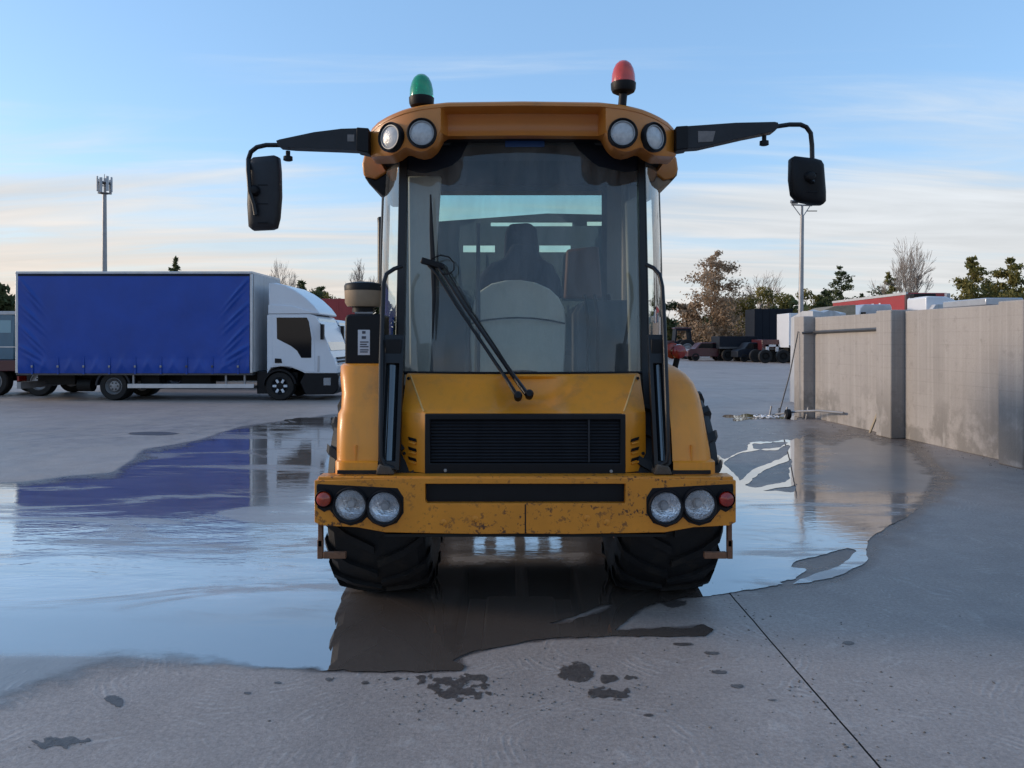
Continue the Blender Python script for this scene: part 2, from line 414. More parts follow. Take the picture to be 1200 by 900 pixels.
def water_mat():
    m = bpy.data.materials.new("standing_water"); m.use_nodes = True
    p = m.node_tree.nodes["Principled BSDF"]
    N, L, geo, noise, rng, mix, mth = ground_nodes(m)
    dp = N.new("ShaderNodeAttribute"); dp.attribute_name = "depth"
    fl = N.new("ShaderNodeAttribute"); fl.attribute_name = "film"
    bed = mix(rng(noise(0.7, 8), 0.3, 0.7), (0.095, 0.074, 0.062), (0.15, 0.122, 0.104))
    bed = mix(rng(noise(26, 6, r=0.7), 0.4, 0.75, 0, 0.4), bed, (0.07, 0.056, 0.048))
    filmn = mth('ADD', fl.outputs['Fac'], mth('MULTIPLY', mth('SUBTRACT', noise(1.6, 9, sc=(0.6, 1.2, 1), r=0.66), 0.5), 1.1))
    film = mth('MULTIPLY', rng(filmn, 0.25, 0.85, 0, 1, True), rng(fl.outputs['Fac'], 0.0, 0.12, 0, 1))
    sw = swirl(N, L, geo, mth, noise)
    dry = mix(rng(noise(2.6, 10, r=0.7), 0.35, 0.7), (0.24, 0.215, 0.20), (0.165, 0.148, 0.138))
    dry = mix(rng(sw, 0.25, 0.75, 0, 0.3), dry, (0.36, 0.35, 0.35))
    at = N.new("ShaderNodeAttribute"); at.attribute_name = "ruffle"
    silt = mth('MULTIPLY', rng(noise(0.8, 9, sc=(0.5, 1.5, 1), r=0.64, dist=0.9, rot=-0.45), 0.49, 0.60, 0, 1, True), mth('MULTIPLY', at.outputs['Fac'], 3.0, True))
    col = mix(film, mix(mth('MULTIPLY', silt, 0.75), mix(mth('MULTIPLY', mth('MULTIPLY', at.outputs['Fac'], 2.5, True), 0.85), bed, mix(rng(noise(2.6, 9, sc=(0.45, 1.7, 1), r=0.66, dist=0.8, rot=-0.15), 0.36, 0.64), (0.19, 0.172, 0.165), (0.40, 0.37, 0.355))), (0.33, 0.31, 0.305)), dry)
    L.new(col, p.inputs['Base Color'])
    # wind-ruffled and scummy bands where the reflection breaks up
    ruf = rng(noise(0.95, 9, sc=(0.55, 1.25, 1), r=0.62, dist=0.7, rot=-0.5), 0.42, 0.58, 0, 1, True)
    ruf = mth('MAXIMUM', ruf, silt)
    ruf = mth('MULTIPLY', ruf, at.outputs['Fac'])
    ro = mth('ADD', 0.012, mth('ADD', mth('MULTIPLY', film, 0.34), mth('ADD', mth('MULTIPLY', ruf, 0.13), mth('MULTIPLY', silt, 0.3))))
    L.new(ro, p.inputs['Roughness'])
    p.inputs['IOR'].default_value = 1.6
    cw = mth('MULTIPLY', mth('SUBTRACT', 1.0, mth('MULTIPLY', film, 0.8)), mth('SUBTRACT', 1.0, mth('MULTIPLY', mth('MINIMUM', mth('MULTIPLY', silt, 1.8), 1.0), 0.8)))
    L.new(cw, p.inputs['Coat Weight']); p.inputs['Coat Roughness'].default_value = 0.015; p.inputs['Coat IOR'].default_value = 3.0
    cr = mth('ADD', 0.01, mth('MULTIPLY', ruf, 0.13)); L.new(cr, p.inputs['Coat Roughness'])
    h = mth('ADD', mth('MULTIPLY', noise(3.2, 3, sc=(0.5, 1.6, 1), dist=0.4), mth('ADD', mth('MULTIPLY', ruf, 0.45), mth('ADD', mth('MULTIPLY', at.outputs['Fac'], 0.95), 0.07))),
            mth('ADD', mth('MULTIPLY', noise(16, 3, sc=(0.6, 1.5, 1)), mth('ADD', mth('MULTIPLY', ruf, 0.16), mth('ADD', mth('MULTIPLY', at.outputs['Fac'], 0.22), 0.012))), mth('MULTIPLY', mth('ADD', mth('MULTIPLY', noise(40, 6), 0.3), mth('MULTIPLY', sw, 0.25)), film)))
    b = N.new("ShaderNodeBump"); b.inputs['Strength'].default_value = 0.34; b.inputs['Distance'].default_value = 0.012
    L.new(h, b.inputs['Height']); L.new(b.outputs[0], p.inputs['Normal']); L.new(b.outputs[0], p.inputs['Coat Normal'])
    # where the sheet of water is drying out it thins to nothing and the concrete below shows
    ev = N.new("ShaderNodeAttribute"); ev.attribute_name = "fade"
    gone = rng(mth('ADD', ev.outputs['Fac'], mth('MULTIPLY', mth('SUBTRACT', noise(2.2, 10, sc=(0.8, 1.3, 1), r=0.7), 0.5), 1.5)), 0.28, 0.95, 0, 1, True)
    gone = mth('MAXIMUM', mth('MULTIPLY', gone, rng(ev.outputs['Fac'], 0.02, 0.2)), rng(ev.outputs['Fac'], 0.7, 0.98, 0, 1, True))
    tr = N.new("ShaderNodeBsdfTransparent"); mx = N.new("ShaderNodeMixShader"); L.new(gone, mx.inputs[0])
    L.new(p.outputs[0], mx.inputs[1]); L.new(tr.outputs[0], mx.inputs[2]); L.new(mx.outputs[0], N["Material Output"].inputs[0])
    return m

def stain_mat():
    m = bpy.data.materials.new("wet_stain"); m.use_nodes = True
    p = m.node_tree.nodes["Principled BSDF"]
    N, L, geo, noise, rng, mix, mth = ground_nodes(m)
    L.new(mix(rng(noise(30, 8, r=0.7), 0.35, 0.7), (0.060, 0.050, 0.046), (0.12, 0.105, 0.098)), p.inputs['Base Color'])
    p.inputs['Roughness'].default_value = 0.38
    b = N.new("ShaderNodeBump"); b.inputs['Strength'].default_value = 0.5; b.inputs['Distance'].default_value = 0.01
    L.new(noise(45, 8), b.inputs['Height']); L.new(b.outputs[0], p.inputs['Normal'])
    ed = N.new("ShaderNodeAttribute"); ed.attribute_name = "edge"
    al = rng(mth('ADD', ed.outputs['Fac'], mth('MULTIPLY', mth('SUBTRACT', noise(40, 8, r=0.75), 0.5), 0.9)), 0.05, 0.55, 0, 0.92, True)
    tr = N.new("ShaderNodeBsdfTransparent"); mx = N.new("ShaderNodeMixShader"); L.new(al, mx.inputs[0])
    L.new(tr.outputs[0], mx.inputs[1]); L.new(p.outputs[0], mx.inputs[2]); L.new(mx.outputs[0], N["Material Output"].inputs[0])
    return m

# shoreline of the standing water, traced as pixels of the photograph and laid on the ground plane
SHORE = [(-420, 552), (0, 567), (27, 566), (80, 559), (133, 555), (155, 541), (168, 528), (233, 517), (283, 501), (340, 493), (400, 486), (560, 470),
         (700, 480), (800, 500), (846, 540), (862, 557), (872, 568), (890, 574), (930, 577), (936, 560), (930, 545), (938, 528), (930, 515), (950, 508), (975, 516), (1000, 507), (1038, 516), (1060, 516), (1078, 533),
         (1089, 547), (1106, 562), (1096, 575), (1080, 590), (1051, 612), (1020, 630), (1016, 644), (1011, 660), (976, 677), (921, 686), (850, 694), (829, 697),
         (806, 700), (770, 706), (745, 716), (722, 734), (712, 741), (760, 737), (806, 735), (822, 732), (834, 738), (826, 745), (770, 745),
         (718, 745), (650, 748), (604, 754), (560, 763), (527, 774), (549, 779), (540, 786), (450, 787), (383, 786), (250, 788), (150, 800), (80, 822), (0, 850), (-420, 900)]
ISLANDS = [[(914, 683), (930, 678), (944, 667), (926, 665), (934, 658), (965, 650), (994, 643), (1004, 645), (997, 656), (984, 664), (950, 674), (930, 684)],
           [(638, 732), (660, 725), (690, 715), (716, 707), (722, 709), (700, 718), (668, 729)]]
STREAMS = [[(846, 541), (866, 531), (882, 527), (910, 526), (926, 519), (932, 515)], [(932, 516), (905, 518), (880, 519), (879, 526)],
           [(931, 519), (928, 534), (915, 541), (895, 548), (884, 553), (876, 560), (868, 570)],
           [(929, 549), (932, 561), (925, 567), (903, 571), (870, 577)], [(848, 488), (880, 487), (922, 490), (940, 487)], [(862, 492), (900, 489), (932, 491)]]
STREAM_W = [2.2, 2.4, 4.2, 4.6, 2.6, 2.0]
def vnoise(x, y, seed):
    xi, yi = np.floor(x).astype(int), np.floor(y).astype(int); fx, fy = x - xi, y - yi
    fx, fy = fx * fx * (3 - 2 * fx), fy * fy * (3 - 2 * fy)
    def h(a, b):
        v = np.sin(a * 127.1 + b * 311.7 + seed * 74.7) * 43758.5453
        return v - np.floor(v)
    return (h(xi, yi) * (1 - fx) + h(xi + 1, yi) * fx) * (1 - fy) + (h(xi, yi + 1) * (1 - fx) + h(xi + 1, yi + 1) * fx) * fy - 0.5
def fbm(x, y, seed, oct_=4):
    s, a = 0, 1.0
    for o in range(oct_): s = s + a * vnoise(x * 2 ** o, y * 2 ** o, seed + o); a *= 0.55
    return s
YS = 2.2                                    # vertical pixels count more: the ground is foreshortened
def sdf(poly, X, Y):
    P = np.array(poly, float); P[:, 1] *= YS; Yq = Y * YS
    d = np.full(X.shape, 1e9); ins = np.zeros(X.shape, bool)
    for i in range(len(P)):
        a, b = P[i], P[(i + 1) % len(P)]; ab = b - a
        t = np.clip(((X - a[0]) * ab[0] + (Yq - a[1]) * ab[1]) / (ab @ ab + 1e-9), 0, 1)
        d = np.minimum(d, np.hypot(X - a[0] - t * ab[0], Yq - a[1] - t * ab[1]))
        c = ((a[1] > Yq) != (b[1] > Yq)) & (X < (b[0] - a[0]) * (Yq - a[1]) / (b[1] - a[1] + 1e-12) + a[0])
        ins ^= c
    return np.where(ins, d, -d)
def sdl(line, w, X, Y):
    P = np.array(line, float); P[:, 1] *= YS; Yq = Y * YS; d = np.full(X.shape, 1e9)
    for i in range(len(P) - 1):
        a, b = P[i], P[i + 1]; ab = b - a
        t = np.clip(((X - a[0]) * ab[0] + (Yq - a[1]) * ab[1]) / (ab @ ab + 1e-9), 0, 1)
        d = np.minimum(d, np.hypot(X - a[0] - t * ab[0], Yq - a[1] - t * ab[1]))
    return w * 2.0 - d
def water_field(X, Y, detail=True):
    f = sdf(SHORE, X, Y)
    for i in ISLANDS: f = np.minimum(f, -sdf(i, X, Y))
    for l, w in zip(STREAMS, STREAM_W): f = f
    if detail:
        f = f + fbm(X / 26, Y * YS / 30, 3, 5) * 7.0 + fbm(X / 7, Y * YS / 9, 13, 3) * 1.6
        # fingers of half-dried concrete along the far left shore
        fing = fbm(X / 150 + Y / 20, Y / 13.0 - X / 60, 11, 4)
        for l, w in zip(STREAMS, STREAM_W): f = np.maximum(f, sdl(l, w * 0.62, X, Y) + fbm(X / 9, Y * YS / 9, 5, 3) * 4.0)
        f = f - np.clip(fing - 0.20, 0, 1) * 150 * np.clip((420 - X) / 200, 0, 1) * np.clip((566 - Y) / 40, 0, 1)
    return f
STAINS = [(676, 789, 24, 13), (536, 812, 27, 9), (527, 800, 34, 8), (716, 812, 22, 6), (790, 707, 15, 5), (712, 796, 10, 4), (735, 795, 12, 3), (180, 508, 34, 2.4), (995, 753, 8, 3), (835, 765, 9, 2.5), (845, 787, 12, 2.5),
          (862, 804, 10, 2.2), (386, 796, 6, 2.4), (428, 800, 6, 2), (465, 795, 5, 2), (494, 795, 7, 2.4), (240, 664, 5, 1.2), (354, 672, 8, 1.6), (336, 661, 4, 1.5), (88, 760, 7, 1.6), (135, 820, 9, 6), (75, 868, 22, 5), (60, 872, 30, 4),
          (290, 812, 5, 1.5), (325, 800, 7, 1.6), (760, 838, 6, 1.6), (905, 820, 6, 1.5), (800, 755, 14, 2), (560, 795, 18, 4)]
def stain_field(X, Y):
    f = np.full(X.shape, -9.0); amp = np.full(X.shape, 0.5)
    for cx_, cy_, rx, ry in STAINS:
        d = np.hypot((X - cx_) / rx, (Y - cy_) / ry)
        f = np.maximum(f, 1.0 - d)
        amp = np.where((d < 1.5) & (Y > 780) & (rx > 8) & (cx_ != 676), 1.5, amp)
    amp = np.where(Y < 600, 0.15, amp)
    return f + fbm(X / 7, Y / 4, 21, 5) * amp 
def g2w(px, py, z=0.0):
    D = (EYE - z) * FPX / (py - HY); return ((px - HX) / FPX * D, D, z)
def contour_mesh(field, xs, ys, z, attr_fn):
    X, Y = np.meshgrid(xs, ys); F = field(X, Y); A = attr_fn(X, Y, F)
    vs_, fs_, at, idx = [], [], {k: [] for k in A}, {}
    def vert(key, px, py, vals):
        if key not in idx:
            idx[key] = len(vs_); vs_.append(g2w(px, py, z))
            for k in A: at[k].append(vals[k])
        return idx[key]
    ny, nx = F.shape
    for i in range(ny - 1):
        for j in range(nx - 1):
            c = ((i, j), (i, j + 1), (i + 1, j + 1), (i + 1, j)); ins = [F[q] > 0 for q in c]
            if not any(ins): continue
            poly = []
            for k in range(4):
                a, b = c[k], c[(k + 1) % 4]
                if ins[k]: poly.append(vert(a, xs[a[1]], ys[a[0]], {n: A[n][a] for n in A}))
                if ins[k] != ins[(k + 1) % 4]:
                    t = F[a] / (F[a] - F[b]); key = (min(a, b), max(a, b), 'e')
                    poly.append(vert(key, lerp(xs[a[1]], xs[b[1]], t), lerp(ys[a[0]], ys[b[0]], t), {n: lerp(A[n][a], A[n][b], t) for n in A}))
            if len(poly) >= 3: fs_.append(tuple(poly[::-1]))
    mb = MB(); mb.v, mb.f = vs_, fs_
    return mb, at
def sstep(v, a, b):
    t = np.clip((v - a) / (b - a), 0, 1); return t * t * (3 - 2 * t)
M['concrete'] = concrete_ground(); M['water'] = water_mat(); M['stain'] = stain_mat()
def water_attrs(X, Y, F):
    depth = sstep(F, 0, 30)
    film = sstep(-X, -330, -120) * sstep(Y, 735, 800) + 0.55 * sstep(Y, 762, 790) * sstep(-X, -420, -300)
    film = np.maximum(film, 0.62 * sstep(X, 926, 944) * (1 - sstep(Y, 560, 610)) + 0.25 * sstep(X, 945, 1000) * sstep(-Y, -640, -560))
    far = sstep(-X, -430, -300) * (1 - sstep(Y, 560, 578)) * 0.06
    ruffle = sstep(-X, -470, -330) * sstep(-Y, -735, -650) * (0.24 + 0.76 * sstep(Y, 590, 622)) + 0.5 * sstep(X, 515, 540) * (1 - sstep(X, 670, 700)) * sstep(-Y, -672, -650) + 0.35 * sstep(X, 840, 900) * sstep(Y, 575, 590)
    fade = (1 - sstep(F, 0, 22 + 105 * sstep(-X, -350, -120))) * sstep(-X, -392, -366) * sstep(Y, 715, 760) + 0.8 * (1 - sstep(F, 0, 26)) * sstep(-X, -330, -200) * (1 - sstep(Y, 565, 590))
    fade = np.maximum(fade, 0.75 * (1 - sstep(F, 0, 26)) * sstep(X, 925, 960) * (1 - sstep(Y, 590, 640)))
    return dict(depth=depth, fade=np.clip(fade, 0, 1), film=np.clip(film + far, 0, 1), ruffle=np.clip(ruffle, 0, 1))
mbw, aw = contour_mesh(water_field, np.arange(-400, 1130, 3.5), np.concatenate([np.arange(476, 640, 1.3), np.arange(640, 905, 2.0)]), 0.004, water_attrs)
tag(mbw.build("puddle_water", M['water'], attrs=aw), kind="structure")
def near_stain(X, Y): return np.minimum(stain_field(X, Y), 9)
mbs, as_ = contour_mesh(near_stain, np.arange(30, 1010, 2.5), np.concatenate([np.arange(504, 512, 0.8), np.arange(655, 680, 1.2), np.arange(700, 882, 1.5)]), 0.002, lambda X, Y, F: {'edge': np.clip(F / 0.55, 0, 1)})
tag(mbs.build("wet_stain", M['stain'], attrs=as_), kind="structure")

def slab(x0, x1, y0, y1, fine):
    if fine:
        ys = np.concatenate([[y0, -2.0, 0.0, 1.2], np.geomspace(2.0, y1, 190)])
        xs = np.unique(np.concatenate([[x0, x1], np.arange(max(x0, -14), min(x1, 10), 0.07)]))
    else:
        ys = np.linspace(y0, y1, 12); xs = np.linspace(x0, x1, 24)
    X, Y = np.meshgrid(xs, ys); ok = Y > 1.5; Ys = np.where(ok, Y, 10.0)
    PX, PY = HX + FPX * X / Ys, HY + FPX * EYE / Ys
    if fine:
        F = water_field(PX, PY, False)
        damp = sstep(F, -9 - 25 * sstep(PX, 860, 960), 2) * 0.95 * (1 - 0.75 * sstep(-PX, -380, -330) * sstep(PY, 700, 760))
        d2 = sdf([(830, 480), (930, 495), (1060, 510), (1130, 560), (1060, 640), (900, 700), (830, 600)], PX, PY)
        damp = np.maximum(damp, sstep(d2, -60, 30) * 0.62)
        d3 = sdf([(-400, 500), (100, 488), (400, 470), (560, 462), (860, 470), (930, 490), (800, 520), (300, 520), (-400, 580)], PX, PY)
        damp = np.maximum(damp, sstep(d3, -20, 40) * 0.36)
        damp = np.where(ok, damp, 0.0)
    else: damp = np.full(X.shape, 0.22)
    n = len(xs); mb = MB(); wob = fbm(Y * 3.1, Y * 0.3, 5, 4) * 0.006
    X = X + np.where(np.abs(X - JX) < 0.02, wob, 0.0)
    mb.v = [(float(a), float(b), 0.0) for a, b in zip(X.ravel(), Y.ravel())]
    mb.f = [(i * n + j, i * n + j + 1, (i + 1) * n + j + 1, (i + 1) * n + j) for i in range(len(ys) - 1) for j in range(n - 1)]
    tag(mb.build("concrete_slab", M['concrete'], attrs={"damp": damp.ravel()}), kind="structure")
JX, JY = 1.378, 25.5
mb = MB(); mb.add([(JX - 0.04, -8, -0.007), (JX + 0.04, -8, -0.007), (JX + 0.04, JY, -0.007), (JX - 0.04, JY, -0.007)], [(0, 1, 2, 3)]); mb.add([(-42, JY - 0.04, -0.0075), (42, JY - 0.04, -0.0075), (42, JY + 0.04, -0.0075), (-42, JY + 0.04, -0.0075)], [(0, 1, 2, 3)])
tag(mb.build('joint_filler', mat('joint_dirt', (0.035, 0.03, 0.027), 0.9, var=0.5, vscale=30)), kind='structure')
slab(-42, JX - 0.0045, -8, JY - 0.012, True)
slab(JX + 0.0045, 42, -8, JY - 0.012, True)
slab(-42, 42, JY + 0.012, 84, False)
g = MB(); g.add([(-2500, -600, -0.03), (2500, -600, -0.03), (2500, 4500, -0.03), (-2500, 4500, -0.03)], [(0, 1, 2, 3)])
tag(g.build("ground", mat("dark_earth", (0.045, 0.042, 0.034), 0.9, var=0.4, vscale=0.05)), kind="structure")

# grit and flakes of mud lying about
rg = random.Random(19); mb = MB()
for i in range(520):
    k = i % 4
    if k == 0: x, y = JX + rg.gauss(0, 0.05), rg.uniform(2.6, 9.0)
    elif k == 1: px, py = rg.gauss(560, 90), rg.gauss(812, 16); x, y, _ = g2w(px, max(py, 795))
    elif k == 2: px, py = rg.uniform(600, 1180), rg.uniform(720, 895); x, y, _ = g2w(px, py)
    else: t_ = rg.uniform(-4, 3.2); x, y = 6.165 - 0.055 * t_ + rg.uniform(-0.25, 0.2), 12.5 + t_
    r_ = rg.uniform(0.003, 0.008) * (1.6 if k == 3 else 1); a0 = rg.uniform(0, 6.28); h = r_ * rg.uniform(0.5, 1.0)
    ring = [(x + r_ * rg.uniform(0.7, 1.3) * math.cos(a0 + j * 1.257), y + r_ * rg.uniform(0.7, 1.3) * math.sin(a0 + j * 1.257), 0.0005) for j in range(5)]
    mb.add(ring + [(x, y, h)], [(j, (j + 1) % 5, 5) for j in range(5)])
tag(mb.build("grit", mat("grit_stone", (0.16, 0.14, 0.125), 0.9, var=0.5, vscale=3), smooth=False), kind="stuff")
# ------------------------------------------------------------------ boundary wall of concrete posts and panels
def wall_concrete():
    m = bpy.data.materials.new("wall_concrete"); m.use_nodes = True
    p = m.node_tree.nodes["Principled BSDF"]
    N, L, geo, noise, rng, mix, mth = ground_nodes(m)
    base = mix(rng(noise(0.8, 8), 0.3, 0.7), (0.305, 0.285, 0.272), (0.375, 0.35, 0.335))
    base = mix(rng(noise(2.2, 9, sc=(3, 3, 0.10), r=0.65), 0.45, 0.72, 0, 0.42), base, (0.215, 0.20, 0.19))
    base = mix(rng(noise(2.4, 9, sc=(5, 5, 0.05), r=0.6, off=(3, 2, 0)), 0.52, 0.75, 0, 0.35), base, (0.56, 0.53, 0.50))
    sep = N.new("ShaderNodeSeparateXYZ"); L.new(geo.outputs['Position'], sep.inputs[0])
    brd = mth('FRACT', mth('MULTIPLY', mth('ADD', sep.outputs[2], mth('MULTIPLY', noise(1.5, 3), 0.02)), 5.2))          # faint shutter-board lines
    base = mix(mth('MULTIPLY', rng(brd, 0.0, 0.10, 1.0, 0.0), rng(noise(1.7, 6, off=(9, 2, 4)), 0.4, 0.65, 0, 0.45)), base, (0.20, 0.185, 0.175))
    base = mix(rng(noise(6.0, 8, r=0.72, off=(2, 7, 3)), 0.56, 0.68, 0, 0.5), base, (0.22, 0.205, 0.195))
    low = rng(sep.outputs[2], 0.15, 1.15, 1.0, 0.0, True)
    st = mth('MULTIPLY', rng(mth('ADD', noise(1.25, 8, r=0.66, off=(1.3, 0.4, 2)), mth('MULTIPLY', low, 0.07)), 0.51, 0.62, 0, 1, True), low)
    base = mix(mth('MULTIPLY', st, 0.7), base, (0.155, 0.145, 0.135))                 # damp black mould low on the panels
    eff = mth('MULTIPLY', rng(noise(3.5, 8, sc=(1, 1, 0.35), off=(5, 1, 0)), 0.58, 0.72, 0, 0.7), rng(sep.outputs[2], 0.1, 0.55, 1.0, 0.0))
    base = mix(eff, base, (0.62, 0.60, 0.58))
    base = mix(rng(noise(40, 6), 0.35, 0.75, 0, 0.3), base, (0.26, 0.24, 0.225))
    L.new(base, p.inputs['Base Color']); p.inputs['Roughness'].default_value = 0.82; p.inputs['Specular IOR Level'].default_value = 0.25
    b = N.new("ShaderNodeBump"); b.inputs['Strength'].default_value = 0.5; b.inputs['Distance'].default_value = 0.012
    L.new(mth('ADD', noise(30, 8, r=0.7), mth('MULTIPLY', noise(4, 6, sc=(3, 3, 0.3)), 0.6)), b.inputs['Height']); L.new(b.outputs[0], p.inputs['Normal'])
    return m
M['wallconc'] = wall_concrete()
WD = Vector((-0.055, 1.0, 0)).normalized(); WN = Vector((1, 0.055, 0)).normalized()       # along the wall, away from the yard
W0 = Vector((6.165, 12.50, 0))                                                           # near yard-side corner of the middle post
wall = thing("concrete_wall", W0 + WN * 0.3, "tall grey concrete boundary wall of posts and stained panels along the yard's right side", "wall")
POST_L, POST_D = 0.46, 0.48
def wbox(name, a0, a1, n0, n1, z0, z1, bevel, parent=wall, m='wallconc'):
    mb = MB()
    c = W0 + WD * (a0 + a1) / 2 + WN * (n0 + n1) / 2 + Vector((0, 0, (z0 + z1) / 2))
    mb.obox(c, WD, WN, (0, 0, 1), (a1 - a0) / 2, (n1 - n0) / 2, (z1 - z0) / 2)
    return mb.build(name, M[m], parent, bevel=bevel)
rw = random.Random(4)
TOPZ = 2.09
SPOTS = [-9.1, -6.05, -3.0, 0.0, 3.28]
for k, s0 in enumerate(SPOTS):
    dz = rw.uniform(-0.012, 0.012)
    wbox("wall_post", s0, s0 + POST_L, 0, POST_D, 0.0, TOPZ + 0.02 + dz, 0.016)
    if k < 4:
        wbox("wall_panel", s0 + POST_L + 0.008, SPOTS[k + 1] - 0.008, 0.235, 0.40, 0.0, TOPZ - 0.005 + dz, 0.01)
# thin cap strip standing proud of the far panel, a steel bar on it, a lance leaning on the far post, a lath on the middle one
def wp(a, n, z): return W0 + WD * a + WN * n + Vector((0, 0, z))
mb = MB(); mb.tube([wp(0.62, 0.20, 1.80), wp(1.9, 0.20, 1.785), wp(3.2, 0.19, 1.77)], 0.030, 8)
mb.tube([wp(3.2, 0.19, 1.77), wp(3.27, 0.05, 1.765), wp(3.30, -0.02, 1.75)], 0.026, 8)
t = mb.build("handrail", M['steelgrey']); tag(t, "dark steel rail fixed level along the far wall panel near its top", "rail")
ln = thing("water_lance", wp(3.50, -0.42, 0), "thin grey water lance leaning against the far end post of the wall", "lance")
mb = MB(); mb.tube([wp(3.50, -0.42, 0.08), wp(3.48, -0.2, 0.9), wp(3.46, -0.03, 1.79)], 0.014, 8); mb.build("pipe", M['steelgrey'], ln)
mb = MB(); mb.tube([wp(3.50, -0.42, 0.03), wp(3.50, -0.415, 0.20)], 0.030, 10); mb.build("nozzle", M['galv'], ln)
rl = thing("sprinkler_stand", wp(3.1, -0.25, 0), "small pale metal pipe stand lying at the foot of the far wall post", "pipe stand")
mb = MB(); mb.tube([wp(3.55, -0.55, 0.05), wp(3.1, -0.2, 0.16), wp(2.6, -0.02, 0.22), wp(1.9, 0.16, 0.24)], 0.022, 8); mb.build("pipe", M['galv'], rl)
for a, n in ((3.52, -0.62), (3.25, -0.40), (3.05, -0.05)):
    mb = MB(); mb.tube([wp(a, n, 0), wp(a - 0.02, n + 0.04, 0.24)], 0.018, 8); mb.build("leg", M['galv'], rl)
mb = MB(); mb.lathe(wp(3.2, -0.35, 0.10), WN, [(0.0, -0.05), (0.09, -0.05), (0.10, -0.02), (0.10, 0.03), (0.0, 0.05)], 16); mb.build("reel", M['black'], rl)
hs = MB()
pts = []
for i in range(60):
    a = i / 59; pts.append(wp(3.3 + 0.16 * math.cos(a * 15) + 0.2 * a, -0.6 + 0.13 * math.sin(a * 15) - 0.3 * a, 0.02 + 0.012 * (i % 3)))
hs.tube(pts, 0.012, 6)
tag(hs.build("hose", M['white']), "thin white hose lying coiled on the ground by the far wall post", "hose")
mb = MB(); a, b = wp(0.62, -0.02, 0.02), wp(0.46, 0.20, 0.78)
d = (b - a).normalized(); u = WD; n_ = d.cross(u).normalized()
mb.obox((a + b) / 2, d, d.cross(n_), n_, (b - a).length / 2, 0.025, 0.012)
tag(mb.build("timber_lath", M['wood'], bevel=0.003), "short pale timber lath leaning by the foot of the middle wall post", "lath")
# ------------------------------------------------------------------ the yellow construction vehicle
CX = 0.068
mach = thing("construction_vehicle", (CX, 5.05, 0), "large yellow construction vehicle with glazed cab, green and red beacons, standing in the puddle", "construction vehicle")
def rx(px, D): return WX(px, D) - CX            # offset from the vehicle's centre line
def wheel(name, parent, c, R, w, out, rim_r):
    mb = MB(); a = Vector((1, 0, 0)); h = w / 2
    prof = [(rim_r, -h * 0.86), (rim_r + 0.06, -h * 0.97), (R * 0.80, -h), (R * 0.91, -h * 0.95), (R * 0.965, -h * 0.80), (R * 0.985, -h * 0.4), (R * 0.99, 0),
            (R * 0.985, h * 0.4), (R * 0.965, h * 0.80), (R * 0.91, h * 0.95), (R * 0.80, h), (rim_r + 0.06, h * 0.97), (rim_r, h * 0.86)]
    mb.lathe(c, a, prof, 48, caps=False)
    n = 19
    for k in range(n):                            # deep V lugs
        for sgn in (-1, 1):
            vs_ = []
            for (t, x, r0, r1) in ((0.0, 0.02, R * 0.975, R * 1.03), (0.5, 0.55, R * 0.965, R * 1.02), (1.0, 0.93, R * 0.90, R * 0.985), (1.25, 1.03, R * 0.80, R * 0.90)):
                ang = 2 * math.pi * (k + (0.25 if sgn > 0 else 0.75)) / n - t * 0.26
                for da in (-0.040, 0.040):
                    for r in (r0, r1):
                        vs_.append(Vector(c) + Vector((sgn * x * h, math.cos(ang + da) * r, math.sin(ang + da) * r)))
            fs_ = []
            for i in range(3):
                o = i * 4; fs_ += [(o, o + 1, o + 5, o + 4), (o + 1, o + 3, o + 7, o + 5), (o + 3, o + 2, o + 6, o + 7), (o + 2, o, o + 4, o + 6)]
            fs_ += [(0, 2, 3, 1), (12, 13, 15, 14)]
            mb.add(vs_, fs_)
    wh = mb.build(name, M['rubber'], parent, sharp=30)
    r = MB(); o_ = out * h
    r.lathe(c, Vector((out, 0, 0)), [(rim_r + 0.02, -h * 0.9), (rim_r + 0.025, h * 0.86), (rim_r - 0.01, h * 0.92), (rim_r - 0.03, h * 0.6), (rim_r * 0.55, h * 0.45), (rim_r * 0.5, h * 0.75), (0.0, h * 0.78)], 32)
    r.build("rim", M['yellow'], wh)
    for k in range(8):
        hb = MB(); an = 2 * math.pi * k / 8
        p = Vector(c) + Vector((out * h * 0.5, math.cos(an) * rim_r * 0.65, math.sin(an) * rim_r * 0.65))
        hb.lathe(p, (out, 0, 0), [(0.0, 0), (0.022, 0), (0.022, 0.05), (0.0, 0.055)], 6)
        hb.build("wheel_nut", M['chassis'], wh)
    return wh
for s in (-1, 1):
    for D in (5.08, 9.6):
        wheel("wheel", mach, (CX + s * 0.865, D, 0.645), 0.65, 0.60, s, 0.32)

# --- bumper beam with its lamps
BY = 4.30
def bump_outline():
    o = []
    zt = WZ(561, BY)
    L_ = [(368.5, 563), (368.5, 612), (376, 616), (418, 618), (452, 624), (500, 625)]
    R_ = [(2 * 615.5 - a, b) for a, b in L_][::-1]
    pts = [L_[0]] + L_[1:] + [(560, 626), (615, 625.5), (670, 626)] + R_
    return [(WX(a, BY), WZ(b, BY)) for a, b in pts] + [(WX(735, BY), zt + .004), (WX(497, BY), zt + .004)]
slot = [(WX(a, BY), WZ(b, BY)) for a, b in ((498, 567), (733, 567), (733, 590), (500, 590), (498, 587))]
LAMPH = [circle(WX(a, BY), WZ(b, BY), 0.088, 24) for a, b in ((411, 591), (450.5, 594), (2 * 615.2 - 411, 591), (2 * 615.2 - 450.5, 594))]
mb = MB(); mb.prism(bump_outline(), lambda u, v, t: (u, BY + (0.085 if t else 0.0), v), [slot] + LAMPH)
bumper = mb.build("bumper", M['bumper'], mach, bevel=0.006)
